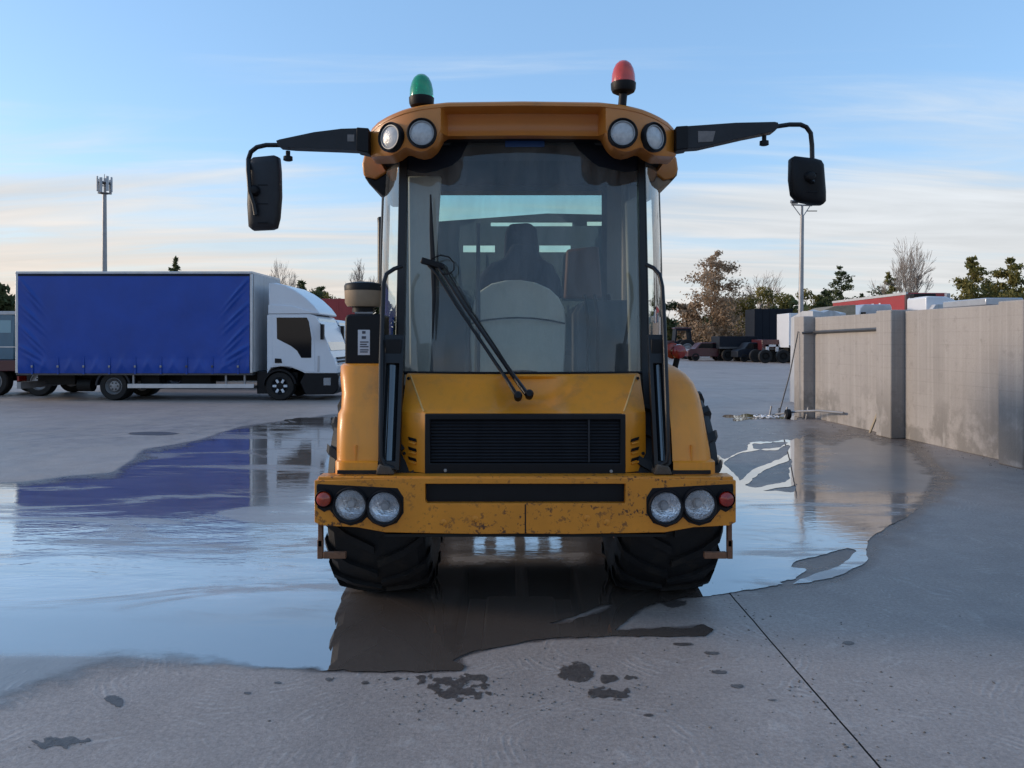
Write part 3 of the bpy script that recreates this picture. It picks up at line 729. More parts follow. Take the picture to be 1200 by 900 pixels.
mb = MB(); mb.box(WX(372, BY), WX(860, BY), BY + 0.01, BY + 0.135, WZ(561, BY) - 0.022, WZ(561, BY) + 0.010)
mb.box(WX(500, BY), WX(731, BY), BY + 0.12, BY + 0.44, WZ(561, BY) - 0.30, WZ(561, BY) - 0.012)
mb.build("top_flange", M['bumper'], bumper, bevel=0.005)
mb = MB(); mb.box(WX(497, BY), WX(734, BY), BY + 0.05, BY + 0.08, WZ(591, BY), WZ(566, BY)); mb.build("slot_back", M['black'], bumper)
mb = MB(); mb.box(WX(615, BY), WX(616.4, BY), BY - 0.002, BY + 0.01, WZ(625, BY), WZ(591, BY)); mb.build("plate_seam", M['chassis'], bumper)
mb = MB(); mb.box(WX(450, BY), WX(781, BY), BY + 0.006, BY + 0.10, WZ(629.5, BY), WZ(626.3, BY)); mb.build("lower_edge", M['chassis'], bumper)
for px, py in ((557, 608), (688, 607), (520, 612), (711, 612)):
    mb = MB(); mb.lathe((WX(px, BY), BY, WZ(py, BY)), (0, -1, 0), [(0.0, 0.0), (0.017, 0.0), (0.019, 0.004), (0.012, 0.006), (0.0, 0.006)], 14); mb.build("bolt", M['bumper'], bumper)
def lampring(parent, px, py, r, D, kind, yaw=0.0, off=0.0):
    c = Vector((WX(px, D), D - off, WZ(py, D))); ax = Vector((math.sin(yaw), -math.cos(yaw), 0))
    b = MB(); b.lathe(c, ax, [(r * 1.13, -0.03), (r * 1.15, 0.012), (r * 1.08, 0.022), (r * 0.98, 0.014), (r * 0.97, -0.02)], 32, caps=False)
    name = {"head": "headlight", "dip": "headlight", "ind": "indicator_light", "work": "work_light"}[kind]
    h = b.build(name, M['black'], parent)
    if kind in ("head", "dip"):
        q = MB(); q.lathe(c, ax, [(r * 0.98, -0.002), (r * 0.9, -0.022), (r * 0.6, -0.045), (r * 0.25, -0.06), (0, -0.06)], 32, caps=False); q.build("reflector", M['chrome'], h)
        q = MB(); q.lathe(c, ax, [(r * 0.25, -0.05), (r * 0.25, -0.02), (r * 0.2, -0.012), (0, -0.012)], 16); q.build("bulb_cap", M['galv'] if kind == "head" else M['offwhite'], h)
        q = MB(); q.lathe(c, ax, [(r * 0.985, 0.006), (r * 0.9, 0.013), (r * 0.6, 0.022), (r * 0.3, 0.026), (0, 0.027)], 32, caps=False); q.build("lens", M['clearlens'] if kind == "head" else M['hazelens'], h)
    elif kind == "ind":
        q = MB(); q.lathe(c, ax, [(r, -0.005), (r, 0.012), (r * 0.86, 0.028), (r * 0.5, 0.038), (0, 0.040)], 24, caps=False); q.build("lens", M['orange_lens'] if px < 600 else M['red_lens'], h)
    else:
        q = MB(); q.lathe(c, ax, [(r * 0.98, -0.004), (r * 0.93, 0.012), (r * 0.86, 0.012), (r * 0.84, 0.004)], 32, caps=False); q.build("trim_ring", M['galv'], h)
        q = MB(); q.lathe(c, ax, [(r * 0.85, 0.004), (r * 0.6, 0.011), (r * 0.3, 0.014), (0, 0.015)], 28, caps=False); q.build("lens", M['lamp_milk'], h)
    return h
def lens_mat(name, body, mixf):
    m = bpy.data.materials.new(name); m.use_nodes = True; nt = m.node_tree; N, L = nt.nodes, nt.links
    p = N["Principled BSDF"]; p.inputs['Base Color'].default_value = (*body, 1); p.inputs['Roughness'].default_value = 0.12; p.inputs['Coat Weight'].default_value = 0.6
    tr = N.new("ShaderNodeBsdfTransparent"); mx = N.new("ShaderNodeMixShader"); mx.inputs[0].default_value = mixf
    L.new(tr.outputs[0], mx.inputs[1]); L.new(p.outputs[0], mx.inputs[2]); L.new(mx.outputs[0], N["Material Output"].inputs[0])
    tc = N.new("ShaderNodeTexCoord"); n = N.new("ShaderNodeTexNoise"); n.inputs['Scale'].default_value = 60; L.new(tc.outputs['Object'], n.inputs['Vector'])
    b = N.new("ShaderNodeBump"); b.inputs['Strength'].default_value = 0.4; b.inputs['Distance'].default_value = 0.01; L.new(n.outputs[0], b.inputs['Height']); L.new(b.outputs[0], p.inputs['Normal'])
    return m
M['clearlens'] = lens_mat("clear_lamp_glass", (0.45, 0.47, 0.52), 0.14)
M['hazelens'] = lens_mat("hazed_lamp_glass", (0.40, 0.37, 0.36), 0.30)
M['panegloss'] = mat("smoked_door_glass", (0.010, 0.014, 0.017), 0.05, spec=1.0, coat=1.0)
sur = [(371, 570), (372, 567), (466, 572), (473, 583), (473, 601), (465, 613), (450, 618), (437, 613), (430, 606), (424, 612), (411, 616), (398, 612), (390, 602), (386, 597), (380, 600), (372, 595)]
for s in (-1, 1):
    mp_ = (lambda a: a) if s < 0 else (lambda a: 2 * 615.2 - a)
    mb = MB(); mb.prism([(WX(mp_(a), BY), WZ(b, BY)) for a, b in sur], lambda u, v, t: (u, BY + (0.02 if t else -0.004), v), [circle(WX(mp_(a), BY), WZ(b, BY), 0.084, 24) for a, b in ((411, 591), (450.5, 594))]); mb.build("lamp_surround", M['black'], bumper, bevel=0.002)
    lampring(bumper, mp_(411), 591, 0.087, BY, "dip", 0, 0.008)
    lampring(bumper, mp_(450.5), 594, 0.087, BY, "head", 0, 0.008)
    lampring(bumper, mp_(380.5), 584, 0.044, BY, "ind", 0, 0.008)
    # low bracket hanging behind each end of the bumper
    mb = MB(); x0, x1 = sorted((WX(mp_(380), 4.36), WX(mp_(406), 4.36)))
    mb.box(x0, x1, 4.335, 4.365, WZ(653.5, 4.36), WZ(646, 4.36)); xo = WX(mp_(376), 4.36)
    mb.box(xo - 0.016, xo + 0.016, 4.34, 4.365, WZ(654, 4.36), WZ(632, 4.36)); mb.box(xo - 0.012, xo + 0.012, 4.34, 4.38, WZ(640, 4.36), WZ(612, 4.36))
    br = mb.build("step_bracket", M['rusty'], mach, bevel=0.003)

M['wornhighlight'] = mat('worn_highlight_paint', (0.72, 0.40, 0.12), 0.35, var=0.3, vscale=12)  # worn crease, its colour also paled to paint in the edge highlight
# --- bonnet
HYY = 4.42
def hoodpt(u, v):                      # u: offset from centre, v 0..1 from the bumper to the screen
    yk = interp(v, [0, 0.62, 0.66, 0.70, 1.0], [HYY, HYY + 0.012, HYY + 0.022, HYY + 0.045, HYY + 0.30])
    z = interp(v, [0, 0.62, 0.66, 0.70, 1.0], [0.838, 1.150, 1.178, 1.196, 1.392])
    cr = interp(v, [0, 0.66, 1.0], [0.572, 0.572, 0.695])
    ex = max(0.0, abs(u) - cr)
    y = yk + ex * 0.62
    if v > 0.66:
        t = (v - 0.66) / 0.34
        g_ = math.exp(-((u - 0.035) / 0.20) ** 4) * math.sin(math.pi * min(max((t - 0.02) / 0.93, 0), 1)) ** 0.7
        y += 0.085 * g_; z -= 0.025 * g_
    return Vector((CX + u, y, z))
us = [-1.2, -1.1] + list(np.linspace(-1, 1, 57)) + [1.1, 1.2]
rows = []
for v in [0.66 + 0.34 * i / 20 for i in range(21)]:
    cr = interp(v, [0.66, 1.0], [0.572, 0.695])
    rows.append([hoodpt(q * cr if abs(q) <= 1 else math.copysign(lerp(cr, 0.718, (abs(q) - 1) / 0.2), q), v) for q in us])
mb = MB(); mb.loft(rows)
top = rows[-1]; mb.loft([top, [p + Vector((0, 0.10, 0.004)) for p in top]])
hood = mb.build("bonnet", M['yellow'], mach, sharp=20)
for s in (-1, 1):
    mb = MB(); mb.tube([hoodpt(s * interp(v, [0.66, 1.0], [0.572, 0.695]), v) + Vector((0, 0.001, 0)) for v in np.linspace(0.68, 0.985, 9)], 0.0055, 8); mb.build("pressed_edge", M['wornhighlight'], hood)
for s in (-1, 1):                      # flanks beside the grille and the bonnet's sides
    rows = []
    for v in [0.66 * i / 8 for i in range(9)]:
        rows.append([hoodpt(s * u, v) for u in (0.566, 0.572, 0.62, 0.67, 0.718)] )
    mb = MB(); mb.loft(rows)
    side = []
    for v in [i / 16 for i in range(17)]:
        p = hoodpt(s * 0.718, v); side.append([p, Vector((p.x, p.y + 0.02, p.z)), Vector((p.x - s * 0.01, 4.84, p.z))])
    mb.loft(side); fl = mb.build("bonnet_flank", M['yellow'], hood, sharp=20)
    for k in range(3):
        zc = WZ(515 + k * 11.5, 4.47); u0 = 0.648
        p = hoodpt(s * u0, 0.0); q = MB()
        q.add([Vector((CX + s * (u0 + a), hoodpt(u0 + a, 0.2).y - o_ - 0.001, zc + b - s * 0.0)) for o_ in (0.004, -0.02) for a, b in ((-0.028, -0.013), (0.022, -0.004), (0.028, 0.014), (-0.022, 0.005))], [(0, 1, 2, 3), (7, 6, 5, 4), (0, 4, 5, 1), (1, 5, 6, 2), (2, 6, 7, 3), (3, 7, 4, 0)])
        q.build("vent_slot", M['black'], fl)
        q = MB(); q.obox((CX + s * u0, p.y - 0.004, zc - 0.019), Vector((s * 0.92, 0.5, 0.16)).normalized(), (0, 0, 1), Vector((-s * 0.38, 0.92, 0)).normalized(), 0.026, 0.005, 0.006)
        q.build("vent_lip", M['yellow'], fl, bevel=0.002)
    for v in (0.95, 0.18, 0.02):
        p = hoodpt(s * 0.70, v); q = MB(); q.lathe(p + Vector((0, -0.002, 0.01)), (0, -1, 0), [(0, 0), (0.010, 0), (0.010, 0.006), (0, 0.008)], 8); q.build("bolt", M['chassis'], fl)
gx0, gx1 = WX(498, HYY), WX(733, HYY); gz0, gz1 = WZ(557, HYY), WZ(485.5, HYY)
fo = [(gx0, gz0), (gx1, gz0), (gx1, gz1), (gx0, gz1)]; t_ = 0.030
mb = MB(); mb.prism(fo, lambda u, v, t: (u, HYY - 0.008 + 0.10 * t, v), [[(gx0 + t_, gz0 + 0.07), (gx1 - t_, gz0 + 0.07), (gx1 - t_, gz1 - t_), (gx0 + t_, gz1 - t_)]])
grille = mb.build("grille", M['black'], mach, bevel=0.004)
mb = MB(); mb.box(gx0 + 0.01, gx1 - 0.01, HYY + 0.06, HYY + 0.085, gz0 + 0.01, gz1 - 0.01); mb.build("radiator", M['black'], grille)
nsl = 13
for k in range(nsl):
    z = gz0 + 0.075 + (gz1 - t_ - gz0 - 0.08) * (k + 0.5) / nsl
    mb = MB(); mb.obox(((gx0 + gx1) / 2, HYY + 0.018, z), (1, 0, 0), Vector((0, 0.8, 0.6)), Vector((0, -0.6, 0.8)), (gx1 - gx0) / 2 - t_, 0.012, 0.0022)
    mb.build("slat", M['greyblack'], grille)
mb = MB(); mb.box(gx1 - 0.215, gx1 - 0.205, HYY + 0.0, HYY + 0.03, gz0 + 0.075, gz1 - t_); mb.build("grille_bar", M['greyblack'], grille)
for px, py in ((522, 551), (716, 552)):
    mb = MB(); mb.lathe(Vector((WX(px, HYY), HYY - 0.008, WZ(py, HYY))), (0, -1, 0), [(0, 0), (0.010, 0), (0.009, 0.006), (0, 0.007)], 8); mb.build("bolt", M['galv'], grille)

# --- cab shell
def gy(u, z): return 4.74 + 0.11 * (u / 0.76) ** 2 + 0.175 * (z - 1.385) / 1.5
GZ0, GZ1, GU = 1.392, 2.90, 0.762
cabn = 15
rows = [[Vector((CX + u, gy(u, z), z)) for u in np.linspace(-GU, GU, 25)] for z in np.linspace(GZ0, GZ1, cabn)]
mb = MB(); mb.loft(rows); screen = mb.build("windscreen", M['windscreen'], mach, sharp=80)
# black ceramic band over the top of the screen
fx = [472, 479, 488, 497, 513, 530, 537, 542, 546, 549, 556, 566, 610, 655, 667, 671, 677, 686, 693, 700, 718, 732, 742, 756]
fy = [198, 199, 202, 203, 200, 194, 189, 183, 174, 168, 162, 160, 159, 160, 162, 167, 176, 184, 190, 195, 199, 202, 201, 199]
top_, bot_ = [], []
for a, b in zip(fx, fy):
    u = max(-GU, min(GU, rx(a, 5.0))); z = WZ(b, 5.0 + 0.0); z2 = WZ(b, gy(u, z))
    bot_.append(Vector((CX + u, gy(u, z2) - 0.004, z2))); top_.append(Vector((CX + u, gy(u, 2.89) - 0.004, 2.89)))
mb = MB(); mb.loft([bot_, top_]); mb.build("screen_band", M['navy'], screen)
mb = MB(); mb.loft([[Vector((CX + u, gy(u, z) - 0.009, z)) for u in (rx(592, 4.9), rx(615, 4.9), rx(638, 4.9))] for z in (WZ(173, 4.92), WZ(164, 4.92))]); mb.build("screen_sticker", M['bluesticker'], screen)
mb = MB(); mb.tube([Vector((CX + u, gy(u, GZ0) - 0.005, GZ0 + 0.004)) for u in np.linspace(-GU, GU, 17)], 0.011, 6); mb.build("rubber_seal", M['black'], screen)
for s in (-1, 1):
    # front pillar
    mb = MB(); rows = []
    for z in np.linspace(0.86, 2.92, 16):
        y = gy(GU, z) if z > 1.39 else lerp(4.60, gy(GU, 1.39), (z - 0.86) / 0.53); u = GU + 0.002
        rows.append([Vector((CX + s * (u - 0.012), y - 0.016, z)), Vector((CX + s * (u + 0.028), y - 0.010, z)), Vector((CX + s * (u + 0.034), y + 0.05, z)), Vector((CX + s * (u - 0.012), y + 0.06, z))])
    mb.loft(rows, True, True); pil = mb.build("front_pillar", M['blackmetal'], mach, sharp=50)
    # door: bulged side glass and frame
    def dpt(t, z):
        f = interp(z, [0.9, 1.5, 2.2, 2.9], [0.94, 1.0, 0.99, 0.90])
        u = 0.800 + (0.245 * f) * (1 - (1 - t) ** 1.8)
        y0 = gy(GU, max(z, 1.39)) + 0.03
        return Vector((CX + s * u, lerp(y0, 5.85, t), z))
    mb = MB(); mb.loft([[dpt(t, z) for t in np.linspace(0, 1, 9)] for z in np.linspace(1.47, 2.88, 12)]); door = mb.build("door", M['sideglass'], mach, sharp=80)
    mb = MB(); mb.tube([dpt(0.0, z) for z in np.linspace(1.45, 2.88, 9)], 0.010, 6); mb.tube([dpt(1.0, z) for z in np.linspace(0.9, 2.88, 9)], 0.034, 8)
    mb.tube([dpt(t, 2.885) for t in np.linspace(0, 1, 9)], 0.022, 6); mb.tube([dpt(t, 1.46) for t in np.linspace(0, 1, 9)], 0.020, 6); mb.build("door_frame", M['blackmetal'], door)
    mb = MB(); mb.loft([[dpt(t, z) for t in np.linspace(0, 1, 9)] for z in np.linspace(0.9, 1.45, 5)]); mb.build("door_panel", M['black'], door)
    # narrow lower door pane facing forwards between bonnet and mudguard
    D2 = 4.46; dz_ = lambda v: 4.378 + 0.28 * max(v - 0.9, 0)
    xs_ = [rx(445.5, D2), rx(470, D2)] if s < 0 else [rx(764, D2), rx(783.5, D2)]
    xa, xb = min(xs_), max(xs_); zb, zt = WZ(547, D2), WZ(392, D2)
    cut = 0.05
    if s < 0: outl = [(xa, zb + 0.03), (xa + 0.02, zb + 0.01), (xb, zb - 0.01), (xb, zt), (xa, zt)]
    else: outl = [(xa, zb - 0.01), (xb - 0.02, zb + 0.01), (xb, zb + 0.03), (xb, zt), (xa, zt)]
    hole = [(xa + 0.022, zb + 0.045), (xb - 0.022, zb + 0.045), (xb - 0.022, zt - 0.17), (xa + 0.022, zt - 0.17)]
    mb = MB(); mb.prism(outl, lambda u, v, t: (CX + u, dz_(v) + 0.05 * t, v), [hole]); fr = mb.build("lower_door_frame", M['blackmetal'], door, bevel=0.004)
    mb = MB(); mb.loft([[Vector((CX + lerp(xa + 0.02, xb - 0.02, t), dz_(z) + 0.012 + 0.018 * (2 * t - 1) ** 2 + (0.02 * t if s < 0 else 0.02 * (1 - t)), z)) for t in np.linspace(0, 1, 9)] for z in np.linspace(zb + 0.04, zt - 0.165, 6)]); mb.build("lower_pane", M['panegloss'], fr, sharp=80)
    mb = MB(); mb.box(CX + xa + 0.012, CX + xb - 0.012, dz_(zt) - 0.032, dz_(zt) + 0.0, zt - 0.115, zt - 0.025); mb.build("door_latch", M['black'], fr, bevel=0.006)
    # tubular grab rail
    mi = (lambda a: a) if s < 0 else (lambda a: 2 * 614.5 - a)
    path = [(471, 312, 4.78), (462, 315, 4.75), (453, 321, 4.72), (449.5, 332, 4.70), (448.5, 360, 4.67), (447.5, 395, 4.57), (446.5, 430, 4.49), (446, 490, 4.40), (446, 535, 4.365), (450, 545, 4.365), (461, 549, 4.37)]
    if s > 0: path = [(757, 310, 4.78), (766, 314, 4.75), (773, 322, 4.72), (776, 336, 4.70), (778, 370, 4.62), (780, 420, 4.50), (782, 480, 4.40), (783, 530, 4.365), (781, 541, 4.365), (770, 547, 4.37)]
    mb = MB(); mb.tube([W(*p) for p in path], 0.0135, 10); mb.build("grab_rail", M['blackmetal'], mach)

M['palereflection'] = mat('pale_pillar_reflection', (0.56, 0.52, 0.46), 0.55, var=0.15, vscale=3)
# cab rear wall with window, floor, ceiling
RY = 6.12
def rp(a, b): return (WX(a, RY), WZ(b, RY))
outl = [(CX - 0.98, 0.85), (CX + 0.98, 0.85), (CX + 1.0, 1.6), (CX + 0.96, 2.95), (CX - 0.96, 2.95), (CX - 1.0, 1.6)]
mb = MB(); mb.prism(outl, lambda u, v, t: (u, RY + 0.07 * t, v), [[rp(511, 412), rp(707, 412), rp(707, 222), rp(511, 222)]]); rear = mb.build("cab_rear_wall", M['trim'], mach, bevel=0.01)
mb = MB(); q = [rp(509, 414), rp(709, 414), rp(709, 220), rp(509, 220)]; mb.prism(q, lambda u, v, t: (u, RY + 0.030 + 0.006 * t, v)); mb.build("rear_window", M['rearglass'], rear)
mb = MB(); fr_ = [rp(507, 416), rp(711, 416), rp(711, 218), rp(507, 218)]; mb.prism(fr_, lambda u, v, t: (u, RY - 0.012 + 0.01 * t, v), [[rp(513, 410), rp(705, 410), rp(705, 224), rp(513, 224)]]); mb.build("window_frame", M['headliner'], rear)
mb = MB(); mb.box(CX - 0.93, CX + 0.93, 4.95, RY, 2.86, 2.90); mb.build("headlining", M['headliner'], mach)
mb = MB(); mb.box(CX - 0.93, CX + 0.93, 4.80, RY, 0.86, 0.90); mb.build("cab_floor", M['black'], mach)
for (a, b, c, d_, D, h) in ((500, 548, 336, 440, 5.35, 0.5), (676, 748, 352, 440, 5.45, 0.5)):
    mb = MB(); mb.prism([(WX(a, D), 0.92), (WX(b, D), 0.92), (WX(b, D), WZ(c + 18, D)), (WX(b, D) - 0.05, WZ(c, D)), (WX(a, D) + 0.05, WZ(c, D)), (WX(a, D), WZ(c + 14, D))], lambda u, v, t: (u, D + h * t, v)); mb.build("side_console", M['headliner'], mach, bevel=0.02)
mb = MB(); D = 5.18; mb.prism([(WX(a, D), WZ(b, D)) for a, b in ((478, 206), (517, 206), (511, 300), (503, 440), (480, 440))], lambda u, v, t: (u, D + 0.05 * t, v)); mb.build("pillar_strip", M['palereflection'], mach, bevel=0.012)  # pale solid strip standing in for a pillar's reflection in the screen
mb = MB(); mb.prism([(WX(a, D), WZ(b, D)) for a, b in ((733, 236), (746, 230), (748, 440), (738, 440))], lambda u, v, t: (u, D + 0.05 * t, v)); mb.build("pillar_strip", M['trim'], mach, bevel=0.012)
mb = MB(); mb.tube([Vector((WX(733, 5.9), 5.9, z)) for z in (1.0, 2.8)], 0.03, 8); mb.build("inner_pillar", M['trim'], mach)
M['brownbox'] = mat('brown_panel', (0.16, 0.085, 0.06), 0.6, var=0.2)
# seat
SD = 5.5
so = [(552, 450), (550, 400), (551, 372), (555, 352), (563, 340), (576, 332), (592, 328.5), (610, 328), (628, 331), (644, 338), (655, 348), (662, 362), (664, 378), (663, 410), (660, 450)]
def seatfn(D, dep, cv): return lambda u, v, t: (u, D + dep * t + cv * ((u - WX(608, D)) / 0.35) ** 2 * (1 - t), v)
mb = MB(); mb.prism([(WX(a, SD), WZ(b, SD)) for a, b in so], seatfn(SD, 0.16, 0.05)); seat = mb.build("seat_back", M['seat'], mach, bevel=0.03, seg=4)
mb = MB(); mb.tube([W(a, b, SD + 0.05 * ((WX(a, SD) - WX(608, SD)) / 0.35) ** 2 - 0.002) for a, b in ((553, 379), (566, 375.5), (585, 373.2), (605, 372.3), (625, 373), (645, 375.5), (662, 379))], 0.006, 6); mb.build("seat_seam", M['black'], seat)
mb = MB(); mb.prism([(WX(a, 5.75), WZ(b, 5.75)) for a, b in ((556, 345), (562, 322), (575, 308), (590, 303), (600, 285), (628, 285), (634, 302), (648, 310), (657, 328), (660, 350))], lambda u, v, t: (u, 5.75 + 0.15 * t, v)); mb.build("seat_cover", M['cloth'], seat, bevel=0.03, seg=3)
mb = MB(); mb.prism([(WX(a, 5.78), WZ(b, 5.78)) for a, b in ((590, 300), (592, 272), (597, 262), (622, 261), (629, 268), (632, 300))], lambda u, v, t: (u, 5.78 + 0.1 * t, v)); mb.build("head_restraint", M['cloth'], seat, bevel=0.025, seg=3)
mb = MB(); mb.box(WX(560, SD), WX(655, SD), SD - 0.5, SD, 1.1, 1.3); mb.build("seat_cushion", M['seat'], seat, bevel=0.04)
mb = MB(); mb.tube([W(559, 440, 5.1), W(560, 380, 5.15), W(560.5, 262, 5.2)], [0.02, 0.018, 0.012], 8); mb.build("harness_post", M['headliner'], mach)
mb = MB(); mb.prism([(WX(a, 5.95), WZ(b, 5.95)) for a, b in ((661, 350), (664, 292), (702, 288), (706, 350))], lambda u, v, t: (u, 5.95 + 0.1 * t, v)); mb.build("control_box", M['brownbox'], mach, bevel=0.02)
for px, D, r_ in ((716, 5.7, 0.018), (700, 5.4, 0.012), (688, 5.35, 0.010)):
    mb = MB(); mb.tube([W(px, 440, D), W(px + 1, 380, D), W(px - 3, 345, D)], r_, 8); mb.build("control_lever", M['black'], mach)
# steering wheel low behind the screen
mb = MB(); c_ = Vector((CX + 0.0, 5.02, 1.33)); mb.tube([c_ + Vector((0.19 * math.cos(a), 0.07 * math.sin(a), 0.17 * math.sin(a) * 0.35)) for a in [2 * math.pi * k / 28 for k in range(29)]], 0.014, 6); mb.build("steering_wheel", M['black'], mach)

# --- roof: fascia lofted in columns, with lamp pods
def ft(u):
    return interp(abs(u), [0, 0.46, 0.60, 0.72, 0.83, 0.90, 0.945, 0.965], [3.042, 3.036, 3.020, 3.000, 2.975, 2.955, 2.930, 2.905])
def fb(u):
    return interp(abs(u), [0, 0.47, 0.50, 0.515, 0.54, 0.575, 0.615, 0.66, 0.70, 0.725, 0.76, 0.81, 0.86, 0.90, 0.945, 0.965], [2.872, 2.868, 2.85, 2.81, 2.773, 2.748, 2.738, 2.748, 2.768, 2.768, 2.745, 2.732, 2.738, 2.745, 2.752, 2.765])
def fyy(u): return 4.62 + 1.55 * max(0.0, abs(u) - 0.60) ** 2
cols = np.unique(np.concatenate([np.linspace(-0.965, 0.965, 90), [-0.475, 0.475, -0.497, 0.497]]))
rows = []
for u in cols:
    y, zt, zb = fyy(u), ft(u), fb(u); k = 1 - float(sstep(np.array(abs(u)), 0.465, 0.50))       # k = 1 in the recessed centre
    P = [(y + 0.55, zt + 0.05), (y + 0.20, zt + 0.035), (y + 0.05, zt + 0.012), (y + 0.012, zt), (y, zt - 0.012),
         (y, zt - 0.028), (y + 0.004 + 0.012 * k, zt - 0.030), (y + 0.13 * k, lerp(zt - 0.06, zt - 0.038, k)),
         (y + 0.16 * k, lerp((zt + zb) / 2, zb + 0.07, k)), (y + 0.15 * k, zb + 0.02), (y + 0.012 + 0.13 * k, zb), (y + 0.22, zb + 0.0), (y + 0.34, zb + 0.05)]
    rows.append([Vector((CX + u, a, b)) for a, b in P])
mb = MB(); mb.loft(rows); roof = mb.build("roof", M['roof'], mach, sharp=42)
# crown and sides of the roof behind the fascia
rows = []
for t in np.linspace(0, 1, 10):
    y = lerp(5.10, 6.35, t); h = 3.09 + 0.03 * math.sin(math.pi * t) - 0.10 * max(0, t - 0.75) * 4
    w_ = lerp(0.955, 0.99, t)
    rows.append([Vector((CX + a * w_, y, zz)) for a, zz in ((-1, 2.80), (-1.0, 2.90), (-0.97, 2.96), (-0.86, h - 0.06), (-0.5, h - 0.01), (0, h), (0.5, h - 0.01), (0.86, h - 0.06), (0.97, 2.96), (1, 2.90), (1, 2.80))])
mb = MB(); mb.loft(rows, False, False); mb.add(rows[-1], [tuple(range(11))]); mb.build("roof_shell", M['roof'], roof)
mb = MB(); mb.loft([[Vector((CX + s_ * 0.96, y, z)) for s_, y, z in ((-1, 4.9, 2.82), (-.5, 4.78, 2.88), (.5, 4.78, 2.88), (1, 4.9, 2.82))], [Vector((CX + s_ * 0.96, 6.3, 2.83)) for s_ in (-1, -.5, .5, 1)]]); mb.build("roof_underside", M['black'], roof)
for s in (-1, 1):
    mi = (lambda a: a) if s < 0 else (lambda a: 2 * 612 - a)
    PD = 5.45
    up_ = [(427, 180), (424, 192), (426, 206), (440, 210), (456, 200), (464, 180)]; lo_ = [(426, 206), (432, 215), (447, 228), (455, 228), (464, 205), (466, 188), (456, 200), (440, 210)]
    if s > 0: up_ = [(760, 180), (768, 204), (778, 211), (790, 208), (795, 198), (793, 184), (788, 180)]; lo_ = [(756, 190), (764, 215), (768, 224), (785, 215), (794, 205), (795, 198), (790, 208), (778, 211), (768, 204), (760, 182)]
    mb = MB(); mb.prism([(WX(a, PD), WZ(b, PD)) for a, b in up_], lambda u, v, t: (u, PD + 0.5 * t, v)); pod = mb.build("roof_pod", M['roof'], roof, bevel=0.012)
    mb = MB(); mb.prism([(WX(a, PD), WZ(b, PD)) for a, b in lo_], lambda u, v, t: (u, PD + 0.015 + 0.5 * t, v)); mb.build("pod_underside", M['black'] if s < 0 else M['tan'], pod, bevel=0.01)
    lampring(roof, 612 + s * 117.5, 156.5, 0.079, fyy(0.615), "work", 0.0, 0.006)
    lampring(roof, 612 + s * 153.5, 162, 0.079, fyy(0.815) + 0.0, "work", s * 0.60, 0.022)

# beacons
for kind, px, ptop, pbot, base in (("green", 494, 87, 127, 130), ("red", 730.5, 71, 110, 127)):
    D = 4.72; c = W(px, pbot, D); k = D / FPX; bp = []
    st = MB(); p0 = W(px - (2 if kind == "red" else 0), base + 1.5, D)
    st.tube([p0 - Vector((0, 0, 0.01)), c + Vector((0, 0, 0.012))], 0.028 if kind == "green" else 0.026, 12); st.lathe(p0 - Vector((0, 0, 0.012)), (0, 0, 1), [(0, 0), (0.045, 0), (0.04, 0.014), (0, 0.014)], 14)
    bc = st.build("beacon", M['black'], mach)
    q = MB(); q.lathe(c, (0, 0, 1), [(0, 0), (0.045, 0.0), (0.068, 0.012), (0.076, 0.03), (0.078, 0.062), (0.073, 0.066), (0, 0.066)], 24); q.build("beacon_base", M['black'], bc)
    H_ = (pbot - ptop) * k - 0.064
    q = MB(); q.lathe(c + Vector((0, 0, 0.0645)), (0, 0, 1), [(0.073, 0), (0.073, 0.012), (0.071, H_ * 0.35), (0.062, H_ * 0.62), (0.048, H_ * 0.82), (0.028, H_ * 0.95), (0.0, H_)], 24, caps=False); q.build("beacon_dome", M[kind + '_dome'], bc, sharp=60)
    q = MB(); q.lathe(c + Vector((0, 0, 0.066)), (0, 0, 1), [(0.03, 0), (0.03, H_ * 0.5), (0.0, H_ * 0.55)], 12); q.build("beacon_bulb", M['chrome'], bc)

